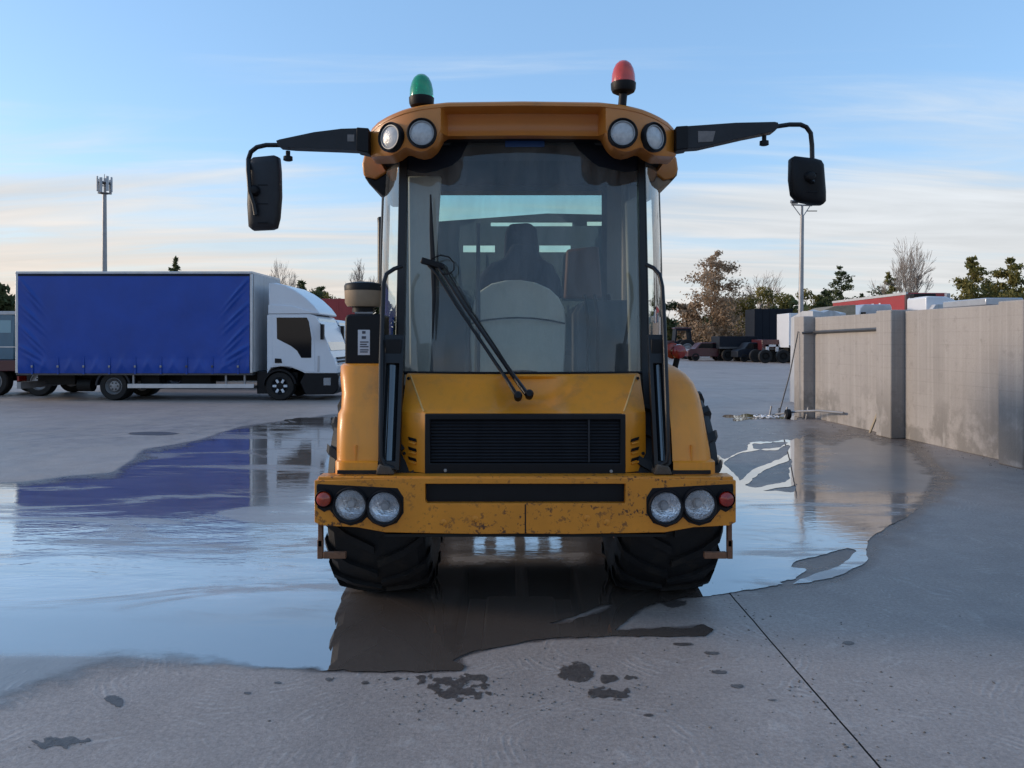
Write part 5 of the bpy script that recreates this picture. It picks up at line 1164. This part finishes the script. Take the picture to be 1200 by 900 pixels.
w3 = copy_tree(w2); w3.location = w2.location + Vector((-1.0, 4.4, 0)); w3['label'] = "farther white lorry mostly hidden behind the front row of lorry cabs"

def make_van(x0, x1, yn, h, label, paint, nose=1, group=None, name="van", win=None, width=1.95):
    Lx = x1 - x0
    f = (lambda a: x0 + a * Lx) if nose > 0 else (lambda a: x1 - a * Lx)
    root = thing(name, ((x0 + x1) / 2, yn + width / 2, 0), label, "van", group)
    sh = [(0.0, 0.35), (0.0, h * 0.90), (0.02, h * 0.985), (0.05, h), (0.60, h), (0.68, h * 0.95), (0.80, h * 0.58), (0.95, h * 0.47), (0.99, h * 0.40), (1.0, h * 0.28), (1.0, 0.32)]
    mb = MB(); mb.prism([(f(a), b) for a, b in sh], lambda u, v, t: (u, yn + width * t, v)); mb.build("body", paint, root, bevel=0.06, seg=3)
    for s, yy in ((-1, yn), (1, yn + width)):
        g = lambda d: (lambda u, v, t: (u, yy + s * d * (1 - t), v))
        mb = MB(); mb.prism([(f(a), b) for a, b in ((0.56, h * 0.60), (0.56, h * 0.90), (0.66, h * 0.90), (0.76, h * 0.60))], g(0.008)); mb.build("side_window", M['darkglass'], root)
        mb = MB(); mb.prism([(f(a), b) for a, b in ((0.06, h * 0.62), (0.06, h * 0.88), (0.30, h * 0.88), (0.30, h * 0.62))], g(0.008)); mb.build("side_window", win or M['darkglass'], root)
        mb = MB(); mb.prism([(f(a), b) for a, b in ((0.32, h * 0.62), (0.32, h * 0.88), (0.54, h * 0.88), (0.54, h * 0.62))], g(0.008)); mb.build("side_window", win or M['darkglass'], root)
        mb = MB(); mb.prism([(f(a), b) for a, b in ((0.0, 0.42), (0.0, 0.52), (1.0, 0.52), (1.0, 0.42))], g(0.015)); mb.build("rub_strip", M['black'], root)
        for a in (0.18, 0.83): road_wheel(root, f(a), yy + s * 0.01, 0.34, 0.22, s, "steel")
    return root
D4 = 22.0
van0 = thing("lorry", (-15.5, D4 + 1, 0), "teal and dark lorry at the left edge of the picture, tail against the blue lorry", "lorry")
mb = MB(); mb.prism([(-19.0, 1.05), (-19.0, 2.2), (-18.8, 2.40), (-14.27, 2.42), (-14.25, 1.95), (-14.25, 1.05)], lambda u, v, t: (u, D4 + 2.0 * t, v)); mb.build("body", M['teal'], van0, bevel=0.04)
mb = MB(); mb.box(-18.9, -14.23, D4 - 0.02, D4 + 2.0, 2.34, 2.44); mb.build("roof_edge", M['offwhite'], van0, bevel=0.01)
M['skyteal'] = mat("pale_teal_panel", (0.16, 0.32, 0.40), 0.25, coat=0.5)
mb = MB(); mb.box(-18.9, -14.35, D4 - 0.008, D4 + 0.02, 1.82, 2.18); mb.build("window_strip", M['skyteal'], van0)
mb = MB(); mb.box(-18.9, -14.24, D4 - 0.012, D4 + 0.02, 1.40, 1.43); mb.build("trim_strip", M['alu'], van0)
mb = MB(); mb.box(-19.0, -14.2, D4 - 0.03, D4 + 2.0, 0.72, 1.04); mb.build("lower_body", M['maroon'], van0, bevel=0.02)
mb = MB(); mb.box(-19.0, -13.0, D4 + 0.5, D4 + 1.6, 0.42, 0.72); mb.build("chassis", M['chassis'], van0)
for xw in (-17.6, -14.9, -13.6):
    for s, yy in ((-1, D4 + 0.05), (1, D4 + 2.0)): road_wheel(van0, xw, yy, 0.42, 0.3, s, "steel")

# --- far vehicles along the back of the yard, right
def trailer(x0, x1, yn, z0, z1, label, m, group, deck=True, name="trailer", headboard=0.0):
    r = thing(name, ((x0 + x1) / 2, yn + 1.2, 0), label, "trailer", group)
    mb = MB(); mb.box(x0, x1, yn, yn + 2.45, z0, z1); mb.build("deck" if deck else "body", m, r, bevel=0.02)
    mb = MB(); mb.box(x0 + 0.2, x1 - 0.2, yn + 0.7, yn + 1.7, 0.55, z0); mb.build("chassis", M['chassis'], r)
    for k in range(2 if deck else 3):
        for s, yy in ((-1, yn + 0.03), (1, yn + 2.42)): road_wheel(r, x1 - 1.0 - k * 1.25, yy, 0.48, 0.3, s, "dark")
    mb = MB(); mb.box(x0 + 1.2, x0 + 1.35, yn + 0.3, yn + 0.45, 0, z0); mb.build("landing_leg", M['steelgrey'], r)
    if headboard: mb = MB(); mb.box(x0, x0 + 0.08, yn + 0.05, yn + 2.4, z1, z1 + headboard); mb.build("headboard", m, r)
    mb = MB(); mb.box(x0, x1, yn - 0.012, yn + 0.02, z0 + 0.02, z0 + 0.16); mb.build("side_rail", M['steelgrey'], r)
    if not deck:
        for k in range(6):
            xx = lerp(x0 + 0.1, x1 - 0.15, k / 5); mb = MB(); mb.box(xx, xx + 0.07, yn - 0.03, yn + 0.01, z0 + 0.05, z1 - 0.05); mb.build("body_rib", m, r)
    return r
B = 62.0
trailer(WX(884, B), WX(929, B), B, 1.3, WZ(362, B), "tall dark navy box trailer standing at the back right of the yard", M['navy'], None, deck=False, name="box_trailer")
trailer(WX(843, B - 3), WX(888, B - 3), B - 3, 0.95, WZ(394, B - 3), "low black flatbed trailer left of the tall navy box at the back", M['navy'], "low dark trailers along the back of the yard", headboard=0.0)
t2 = trailer(WX(893, B - 6), WX(960, B - 6), B - 6, 0.9, WZ(398, B - 6), "low black trailer with a pale front bracket, half hidden by the wall's end", M['maroon'], "low dark trailers along the back of the yard")
mb = MB(); p = W(906, 404, B - 6.2); mb.box(p.x - 0.5, p.x + 0.6, B - 6.2, B - 6.1, 1.15, 1.30); mb.box(p.x - 0.5, p.x - 0.3, B - 6.2, B - 6.1, 0.5, 1.3); mb.box(p.x + 0.2, p.x + 0.4, B - 6.2, B - 6.1, 0.8, 1.3); mb.build("front_bracket", M['white'], t2)
# maroon car
def make_car(x0, x1, yn, label, paint):
    r = thing("parked_car", ((x0 + x1) / 2, yn + 0.9, 0), label, "car"); L_ = x1 - x0; f = lambda a: x0 + a * L_
    mb = MB(); mb.prism([(f(a), b) for a, b in ((0, .35), (0, .8), (.05, .92), (.18, .97), (.30, 1.40), (.36, 1.46), (.62, 1.46), (.70, 1.40), (.84, .98), (.97, .85), (1, .6), (1, .33))], lambda u, v, t: (u, yn + 1.75 * t, v)); mb.build("body", paint, r, bevel=0.05, seg=3)
    for s, yy in ((-1, yn), (1, yn + 1.75)):
        mb = MB(); mb.prism([(f(a), b) for a, b in ((.24, 1.0), (.325, 1.36), (.66, 1.36), (.78, 1.0))], lambda u, v, t: (u, yy + s * 0.008 * (1 - t), v)); mb.build("side_window", M['darkglass'], r)
        for a in (0.19, 0.81): road_wheel(r, f(a), yy + s * 0.01, 0.31, 0.2, s, "dark")
    return r
make_car(WX(806, 60), WX(855, 60) , 60, "dark maroon car parked at the back beside the low black trailer", M['maroon'])
make_car(WX(862, 57.5), WX(908, 57.5) - 0.2, 57.0, "black car parked in front of the low flatbed trailer at the back", M['navy'])
# tractor beside the car
tr = thing("farm_tractor", (WX(800, 66), 67, 0), "dark tractor with big rear wheels parked at the back left of the maroon car", "tractor")
xt = WX(799, 66)
def big_wheel(x, y0, R, w):
    t = road_wheel(tr, x, y0, R, w, -1, "steel"); return t
big_wheel(xt + 0.5, 66, 0.85, 0.5); big_wheel(xt + 0.5, 67.9, 0.85, 0.5); big_wheel(xt - 1.6, 66.1, 0.5, 0.35); big_wheel(xt - 1.6, 67.7, 0.5, 0.35)
mb = MB(); mb.prism([(xt - 2.3, 0.7), (xt - 2.3, 1.45), (xt - 0.5, 1.6), (xt - 0.5, 0.7)], lambda u, v, t: (u, 66.5 + 0.9 * t, v)); mb.build("bonnet", M['maroon'], tr, bevel=0.06)
mb = MB(); mb.prism([(xt - 0.6, 1.0), (xt - 0.45, 2.6), (xt + 0.85, 2.6), (xt + 1.0, 1.0)], lambda u, v, t: (u, 66.3 + 1.3 * t, v), [[(xt - 0.42, 1.5), (xt + 0.8, 1.5), (xt + 0.72, 2.45), (xt - 0.34, 2.45)]]); mb.build("cab", M['navy'], tr, bevel=0.02)
mb = MB(); mb.box(xt - 0.55, xt + 0.9, 66.25, 67.65, 2.6, 2.72); mb.build("roof", M['maroon'], tr, bevel=0.05)

# --- behind the boundary wall
# long red trailer receding, near end by the middle post
RX0, RX1, RY0, RY1 = 17.2, 19.0, 33.5, 41.2
r = thing("red_trailer", ((RX0 + RX1) / 2, 37, 0), "long red box trailer whose roof shows above the wall by the middle post", "trailer")
mb = MB(); mb.add([(RX0, RY0, 1.2), (RX1, RY0, 1.2), (RX1, RY1 , 1.2), (RX0, RY1, 1.2), (RX0, RY0, 3.68), (RX1, RY0, 3.68), (RX1, RY1, 3.64), (RX0, RY1, 3.64)], [(0, 1, 2, 3), (4, 5, 6, 7), (0, 1, 5, 4), (1, 2, 6, 5), (2, 3, 7, 6), (3, 0, 4, 7)]); bd = mb.build("body", M['redbox'], r, bevel=0.03)
mb = MB(); mb.box(RX0 - 0.03, RX0 + 0.06, RY0 - 0.03, RY1, 3.60, 3.71); mb.build("roof_rail", M['tanrail'] if 'tanrail' in M else M['offwhite'], r)
mb = MB(); mb.box(RX0 - 0.02, RX0 + 0.16, RY0 - 0.03, RY0 + 0.12, 1.2, 3.62); mb.build("corner_post", M['maroon'], r)
for (a, b) in ((36.4, 36.75), (35.75, 36.0)):
    mb = MB(); mb.prism([(a, 2.9), (b, 2.9), (b, 3.35), (a + 0.1, 3.35)], lambda u, v, t: (RX0 - 0.006 + 0.01 * t, u, v)); mb.build("white_lettering", M['white'], r)
mb = MB(); mb.box(RX0 + 0.5, RX1 - 0.5, RY0 + 0.3, RY1 - 0.3, 0.6, 1.2); mb.build("chassis", M['chassis'], r)
for yy in (38.2, 39.4, 40.5):
    for xx, s in ((RX0, -1), (RX1, 1)):
        mb = MB(); mb.lathe((xx - s * 0.15, yy, 0.5), (1, 0, 0), [(0.28, -0.15), (0.48, -0.15), (0.5, -0.1), (0.5, 0.1), (0.48, 0.15), (0.28, 0.15), (0, 0.1)], 24); mb.build("wheel", M['rubber'], r)
# white lorry nose to the right, beside the red trailer
D5 = 28.0
wl = thing("white_lorry", (15.2, D5 + 1.1, 0), "white lorry with black roof light bar showing above the wall right of the red trailer", "lorry")
q = [(1085, 420), (1085, 348.5), (1087, 347), (1108, 347.5), (1116, 350), (1128, 356), (1140, 361), (1160, 363), (1164, 372), (1166, 420)]
mb = MB(); mb.prism([(WX(a, D5), WZ(b, D5)) for a, b in q] , lambda u, v, t: (u, D5 + 1.35 * t, v)); mb.build("cab", M['white'], wl, bevel=0.05, seg=3)
mb = MB(); mb.prism([(WX(a, D5), WZ(b, D5)) for a, b in ((1087, 364.5), (1092, 357), (1116, 356.5), (1136, 361), (1138, 364.5))], lambda u, v, t: (u, D5 - 0.25 + 0.3 * t, v)); mb.build("sun_visor", M['offwhite'], wl, bevel=0.02)
mb = MB(); mb.prism([(WX(a, D5), WZ(b, D5)) for a, b in ((1100, 385), (1100, 366.5), (1150, 366.5), (1154, 385))], lambda u, v, t: (u, D5 - 0.012 + 0.05 * t, v)); mb.build("side_window", M['darkglass'], wl)
mb = MB(); mb.box(WX(1086, D5) , WX(1113, D5), D5 + 0.9, D5 + 1.2, WZ(347, D5) - 0.02, WZ(342.3, D5)); mb.build("light_bar", M['black'], wl, bevel=0.02)
mb = MB(); mb.box(WX(1115, D5), WX(1119, D5), D5 + 0.3, D5 + 0.45, WZ(348, D5) - 0.02, WZ(343, D5)); mb.build("roof_lamp", M['lens'], wl)
mb = MB(); mb.box(WX(1086, D5), WX(1163, D5), D5 + 0.05, D5 + 1.3, 0.4, 1.02); mb.build("lower_cab", M['black'], wl)
for px in (1102, 1148): road_wheel(wl, WX(px, D5), D5 + 0.02, 0.45, 0.3, -1, "steel"); road_wheel(wl, WX(px, D5), D5 + 1.35, 0.45, 0.3, 1, "steel")
# silver van in front of the red trailer
make_van(WX(990, 29), WX(1046, 29), 29, WZ(356.5, 29), "silver grey van standing behind the wall in front of the red trailer", M['silver'], -1, win=M['darkglass'], width=1.3)
# flat grey roof far right
gb = thing("site_cabin", (WX(1172, 24), 25, 0), "low grey flat-roofed site cabin just above the wall at far right", "cabin")
mb = MB(); mb.box(WX(1155, 24), WX(1196, 24), 24, 26.2, 0.1, 2.70); mb.build("walls", M['galv'], gb, bevel=0.02)
mb = MB(); mb.box(WX(1153, 24), WX(1197, 24), 23.9, 26.3, 2.702, 2.93); mb.build("roof", M['silver'], gb, bevel=0.03)
mb = MB(); mb.box(WX(1160, 24), WX(1176, 24), 23.985, 24.02, 0.12, 2.1); dd = mb.build("door", M['offwhite'], gb); mb = MB(); mb.box(WX(1174, 24), WX(1174, 24) + 0.04, 23.95, 24.0, 1.0, 1.12); mb.build("handle", M['black'], dd)
# pale sheeted stack by the far end of the wall, and a tan plank roof behind it
st = thing("sheeted_stack", (7.2, 19.4, 0), "pale sheeted stack of goods standing just behind the wall's far end", "stack")
rows = []; rr = random.Random(3)
for i in range(7):
    x = lerp(WX(946, 19), WX(984, 19), i / 6)
    rows.append([Vector((x, 18.6, 0)), Vector((x + .02, 18.6, 1.5)), Vector((x, 18.65, WZ(366 + rr.uniform(-1.8, 2.2), 19))), Vector((x, 19.3, WZ(364 + rr.uniform(-2.4, 2), 19))), Vector((x, 20.1, 2.2)), Vector((x, 20.2, 0))])
mb = MB(); mb.loft(rows); mb.add(rows[0], [tuple(range(6))]); mb.add(rows[-1], [tuple(range(6))]); mb.build("cover", M['offwhite'], st)
trailer(WX(924.5, 54), WX(956, 54), 54.0, 1.1, WZ(367, 54), "pale box trailer whose white end shows just left of the wall's far post", M['white'], None, deck=False, name="box_trailer")
pl = MB(); pl.prism([(WX(955, 24), WZ(371, 24)), (WX(957, 24), WZ(366.5, 24)), (WX(978, 24), WZ(358.5, 24)), (WX(1003, 24), WZ(357, 24)), (WX(1003, 24), WZ(371, 24))], lambda u, v, t: (u, 24 + 1.6 * t, v))
shd = thing("timber_shelter", (WX(980, 24), 24.8, 0), "small tan lean-to roof showing above the wall left of the silver van", "shelter")
pl.build("roof", M['wood'], shd, bevel=0.02)
for px in (958, 1001):
    for yy in (24.1, 25.4):
        mb = MB(); mb.box(WX(px, 24), WX(px, 24) + 0.1, yy, yy + 0.1, 0, WZ(371, 24)); mb.build("post", M['wood'], shd)

# ------------------------------------------------------------------ masts
DM = 78.0; p = W(122.5, 399, DM)
ms = thing("telecom_mast", (p.x, DM, 0), "tall slim telecom mast crowned with antenna panels behind the blue lorry", "mast")
mb = MB(); mb.tube([(p.x, DM, 0), (p.x, DM, WZ(226, DM))], [0.30, 0.19], 14); mb.build("pole", M['galv'], ms)
mb = MB(); mb.lathe((p.x, DM, WZ(226, DM)), (0, 0, 1), [(0, -0.1), (0.45, -0.1), (0.5, 0.0), (0, 0.02)], 14); mb.lathe((p.x, DM, WZ(214, DM)), (0, 0, 1), [(0.55, -0.05), (0.6, -0.05), (0.6, 0.05), (0.55, 0.05)], 14); hd = mb.build("head_frame", M['galv'], ms)
for k in range(7):
    an = 2 * math.pi * k / 7 + 0.2; rr_ = 0.66; c = Vector((p.x + rr_ * math.cos(an), DM + rr_ * math.sin(an), WZ(216 + (k % 2) * 2, DM)))
    mb = MB(); mb.obox(c, (math.cos(an), math.sin(an), 0), (-math.sin(an), math.cos(an), 0), (0, 0, 1), 0.07, 0.13, 0.75); mb.build("antenna_panel", M['offwhite'], ms, bevel=0.02)
    mb = MB(); mb.tube([(p.x, DM, c.z), c], 0.03, 5); mb.build("bracket", M['galv'], ms)
mb = MB(); mb.tube([(p.x, DM, WZ(226, DM)), (p.x, DM, WZ(204, DM))], [0.08, 0.03], 6); mb.build("whip", M['galv'], ms)
DL = 31.0; p = W(938.5, 399, DL)
lp = thing("lighting_column", (p.x, DL, 0), "tall slim lighting column with bracket at the top, beyond the wall's far end", "lighting column")
mb = MB(); mb.tube([(p.x - 0.06, DL, 0), (p.x, DL, 3.0), (p.x + 0.05, DL, WZ(252, DL))], [0.105, 0.10, 0.075], 12); mb.build("pole", M['polewood'] if 'polewood' in M else M['galv'], lp)
zt = WZ(240, DL); mb = MB()
mb.tube([(p.x + 0.05, DL, WZ(253, DL)), (p.x + 0.05, DL, zt)], 0.05, 8)
mb.tube([(p.x - 0.38, DL, zt), (p.x + 0.45, DL, zt - 0.03)], 0.03, 6)
mb.tube([(p.x - 0.34, DL, zt), (p.x + 0.02, DL, WZ(254, DL))], 0.018, 6); mb.tube([(p.x + 0.40, DL, zt), (p.x + 0.08, DL, WZ(254, DL))], 0.018, 6); mb.build("bracket", M['galv'], lp)
for dx in (-0.3, 0.36):
    mb = MB(); mb.obox((p.x + dx, DL - 0.08, zt + 0.10), (1, 0, 0), Vector((0, 1, 0.4)).normalized(), Vector((0, -0.4, 1)).normalized(), 0.13, 0.09, 0.06); mb.build("floodlight", M['steelgrey'], lp, bevel=0.01)

# ------------------------------------------------------------------ trees and hedges
def leafq(mb, c, size, rnd, flat=0.0):
    n = Vector((rnd.gauss(0, 1), rnd.gauss(0, 1), rnd.gauss(0, 1) + flat)).normalized(); u = n.orthogonal().normalized(); a = rnd.uniform(0, 6.283)
    w = n.cross(u); p = u * math.cos(a) + w * math.sin(a); q = n.cross(p); s = size * rnd.uniform(0.6, 1.4); l = s * rnd.uniform(1.0, 1.9)
    mb.add([c - p * l, c + q * s * 0.6, c + p * l, c - q * s * 0.6], [(0, 1, 2, 3)])
def conifer(px, D, ytop, wpx, label, m, seed, group="conifers beyond the yard", base=0.05, leafs=2600, lsize=0.17, lean=0.0, gaps=0.0, cat="tree", spread=1.0):
    rnd = random.Random(seed); x = WX(px, D); h = WZ(ytop, D); R = wpx / 2 / FPX * D
    t = thing("conifer_tree", (x, D, 0), label, cat, group)
    mb = MB(); top = Vector((x + lean, D, h)); mb.tube([(x, D, 0), (x + lean * 0.4, D, h * 0.5), top], [0.035 * h * 0.45, 0.02 * h * 0.45, 0.01], 7); mb.build("trunk", M['bark'], t)
    cr = MB(); br = MB(); nb = int(34 + h * 3.0)
    for i in range(nb):
        f = base + (1 - base) * (i + rnd.random()) / nb; z = h * f
        if rnd.random() < gaps: continue
        ln = R * (1 - f) ** (0.75 / spread) * rnd.uniform(0.6, 1.2) + 0.12 * R
        an = rnd.uniform(0, 6.283); dr = Vector((math.cos(an), math.sin(an), 0)); o = Vector((x + lean * f, D, z)); tip = o + dr * ln + Vector((0, 0, rnd.uniform(-0.12, 0.22) * ln))
        br.tube([o, tip], [0.018 * h * 0.3 * (1 - f) + 0.012, 0.008], 4)
        k = max(5, int(leafs / nb * (0.35 + ln / R)))
        for j in range(k):
            g_ = rnd.random() ** 0.7; c = o.lerp(tip, g_) + Vector((rnd.gauss(0, 1), rnd.gauss(0, 1), rnd.gauss(0, 0.7) - 0.2)) * ln * 0.16
            leafq(cr, c, lsize, rnd)
    br.build("branches", M['bark'], t, smooth=False); cr.build("crown", m, t, smooth=False)
    return t
def bare_tree(px, D, ytop, wpx, label, seed, group, m=None, depth=6, zbase=0.0, stems=3, up=0.5):
    rnd = random.Random(seed); x = WX(px, D); h = WZ(ytop, D); R = wpx / 2 / FPX * D
    t = thing("bare_tree", (x, D, 0), label, "tree", group); tk, tw = MB(), MB()
    def grow(p, d, l, r, lev):
        mid = p + d * l * 0.5 + Vector((rnd.gauss(0, 1), rnd.gauss(0, 1), 0)) * l * 0.05; q = mid + (d + Vector((rnd.gauss(0, .10), rnd.gauss(0, .10), 0))).normalized() * l * 0.5
        (tk if lev < 2 else tw).tube([p, mid, q], [r, r * 0.85, r * 0.68], 6 if lev < 2 else 3, caps=False)
        if lev >= depth: return
        for k in range(rnd.choice((2, 3, 3))):
            nd = (d + Vector((rnd.gauss(0, 1), rnd.gauss(0, 1), rnd.gauss(0, 0.5))) * (0.40 if lev > 0 else 0.32) + Vector((0, 0, up * 0.18))).normalized()
            grow(p.lerp(q, rnd.uniform(0.6, 1.0)), nd, l * rnd.uniform(0.62, 0.86), max(r * 0.62, 0.016), lev + 1)
    l0 = h * 0.30
    for s in range(stems):
        d = Vector((rnd.uniform(-1, 1) * 0.32 * min(1.6, 2.2 * R / h) * (1 if stems > 1 else 0.1), rnd.uniform(-.2, .2), 1)).normalized(); grow(Vector((x + rnd.uniform(-.2, .2), D, 0)), d, l0, 0.021 * h / (1 + 0.25 * stems) * 1.3, 0)
    # scale to the measured height and spread
    zs = max(v[2] for v in tw.v); xs = max(abs(v[0] - x) for v in tw.v)
    fz, fx = h / zs, R / xs
    for mb in (tk, tw): mb.v = [(x + (v[0] - x) * fx, D + (v[1] - D) * fx, v[2] * fz) for v in mb.v]
    tk.build("trunk", M['bark'] if m is None else m, t); tw.build("branches", m or M['twig'], t, smooth=False)
    return t
def bush(px, D, ytop, wpx, label, m, seed, group, leafs=3600, lsize=0.12, name="broadleaf_tree", dep=1.0):
    rnd = random.Random(seed); x = WX(px, D); h = WZ(ytop, D); R = wpx / 2 / FPX * D
    t = thing(name, (x, D, 0), label, "tree", group); tk = MB(); cr = MB()
    tk.tube([(x, D, 0), (x, D, h * 0.4), (x + rnd.uniform(-.2, .2), D, h * 0.8)], [0.12, 0.09, 0.03], 6)
    cl = []
    for k in range(16):
        a = rnd.uniform(0, 6.283); rr = rnd.random() ** 0.5 * R * 0.8; z = h * rnd.uniform(0.18, 0.88); sh = 1 - max(0, z / h - 0.5) * 0.9
        cl.append((Vector((x + rr * math.cos(a) * sh, D + rr * math.sin(a) * dep * sh, z)), R * rnd.uniform(0.28, 0.5)))
        tk.tube([(x, D, z * 0.6), cl[-1][0]], [0.04, 0.012], 4)
    for c, r_ in cl:
        for j in range(leafs // 16):
            v = Vector((rnd.gauss(0, 1), rnd.gauss(0, 1), rnd.gauss(0, 1))).normalized() * r_ * rnd.random() ** 0.45
            v.z *= 0.8; q = c + v
            if q.z > h: q.z = h - rnd.random() * 0.2
            if q.z > 0.1: leafq(cr, q, lsize, rnd)
    tk.build("trunk", M['bark'], t); cr.build("crown", m, t, smooth=False); return t

# far hedge line that closes the horizon
hd = random.Random(77); hm = MB()
for i in range(34000):
    x = hd.uniform(-190, 190); top = 5.6 + 1.4 * math.sin(x * 0.21) + 0.9 * math.sin(x * 0.63 + 1) + 0.5 * math.sin(x * 1.9)
    leafq(hm, Vector((x, 112 + hd.gauss(0, 0.8), hd.random() ** 0.9 * top)), 0.50, hd)
tag(hm.build("far_hedge", M['leaf_dark'], smooth=False), kind="stuff")

# the rust-coloured larch: tiers with gaps, lit from the left
conifer(834, 72, 294, 74, "tall rust-brown larch with open ragged tiers behind the parked car", M['leaf_rust'], 2, None, base=0.10, leafs=10500, lsize=0.10, gaps=0.20, lean=0.5, spread=2.2)
bush(806, 74, 352, 40, "low rusty bush at the foot of the brown larch on its left", M['leaf_rust'], 31, None, 1500, 0.18)
GR = "green trees closing off the back right of the yard"
bush(870, 76, 340, 46, "yellow-green bushy tree immediately right of the brown larch", M['leaf_gold'], 32, GR)
bush(900, 78, 332, 54, "rounded golden green tree above the dark navy box trailer", M['leaf_gold'], 33, GR)
bush(926, 75, 336, 44, "olive tree right behind the lighting column", M['leaf_olive'], 34, GR)
bush(953, 79, 334, 50, "golden green tree over the pale sheeted stack", M['leaf_gold'], 35, GR)
bush(778, 74, 346, 34, "dark bushy tree just right of the cab door", M['leaf_dark'], 36, GR)
bare_tree(893, 84, 316, 52, "thin bare tree poking above the golden green trees", 12, "bare winter trees", depth=5, stems=2)
conifer(986, 64, 312, 64, "dark spiky conifer above the left end of the red trailer", M['leaf_dark'], 3, base=0.05, leafs=3600, lsize=0.10, gaps=0.1)
conifer(1011, 70, 345, 40, "low dark conifer behind the middle of the red trailer", M['leaf_dark'], 4, leafs=3000, lsize=0.11)
conifer(1043, 66, 320, 50, "small olive conifer left of the pale bare tree", M['leaf_olive'], 5, leafs=3000, lsize=0.11)
conifer(966, 72, 340, 46, "broad dark conifer left of the spiky one", M['leaf_dark'], 9, leafs=3000, lsize=0.11)
bare_tree(1066, 58, 276, 84, "pale bare winter tree fanning out above the white lorry", 7, "bare winter trees", depth=6, stems=4)
conifer(1140, 52, 302, 84, "olive conifer right of the pale bare tree", M['leaf_olive'], 6, leafs=7000, lsize=0.09)
conifer(1184, 50, 303, 92, "olive and dark conifer at the right edge of the picture", M['leaf_olive'], 8, leafs=8000, lsize=0.09)
bush(1162, 55, 326, 70, "dense dark shrub between the two right-hand conifers", M['leaf_dark'], 37, GR, 3200, 0.11)
bush(1020, 76, 337, 60, "dark green bushy tree behind the red trailer's middle", M['leaf_dark'], 51, GR, 3400, 0.12)
bush(984, 78, 338, 50, "mid green bushy tree at the foot of the spiky conifer", M['leaf_olive'], 52, GR, 3400, 0.12)
bush(1056, 74, 340, 40, "olive shrub at the foot of the pale bare tree", M['leaf_olive'], 53, GR, 2600, 0.12)
bush(1108, 62, 338, 40, "low dark shrub just right of the light bar lorry", M['leaf_dark'], 38, GR, 2400, 0.11)
GL = "trees showing over and beside the blue lorry"
bush(-8, 46, 320, 58, "dark dense evergreen at the left edge of the picture", M['leaf_dark'], 41, GL, 2600, 0.17)
conifer(205, 90, 302, 34, "dark conifer tip peeping over the blue lorry's roof", M['leaf_dark'], 42, GL, leafs=1500, lsize=0.22)
bare_tree(334, 80, 303, 74, "bare tree above the lorry's white wind deflector", 43, "bare winter trees", depth=6, stems=3)
bare_tree(420, 76, 302, 50, "bare tree above the air pre-cleaner of the yellow machine", 44, "bare winter trees", depth=6, stems=2)
conifer(354, 84, 330, 36, "dark conifer right behind the lorry's wind deflector", M['leaf_dark'], 45, GL, leafs=1700, lsize=0.22)
conifer(377, 88, 336, 40, "lower dark conifer above the white lorries", M['leaf_dark'], 46, GL, leafs=1700, lsize=0.22)
bush(410, 92, 343, 44, "brownish bush line left of the yellow machine's air cleaner", M['leaf_rust'], 47, GL, 1600, 0.22)
bush(362, 84, 334, 44, "dark bush between the lorry's wind deflector and the white cabs", M['leaf_dark'], 61, GL, 2600, 0.13)
bush(388, 86, 339, 46, "olive bush line right above the white lorry cabs", M['leaf_olive'], 62, GL, 2600, 0.13)
# red trailer far behind the white lorries
rt = trailer(WX(352, 48), WX(398, 48) + 1.5, 48, 1.2, WZ(350, 48), "red trailer far behind the white lorries on the left", M['redbox'], None, deck=False, name="red_trailer")
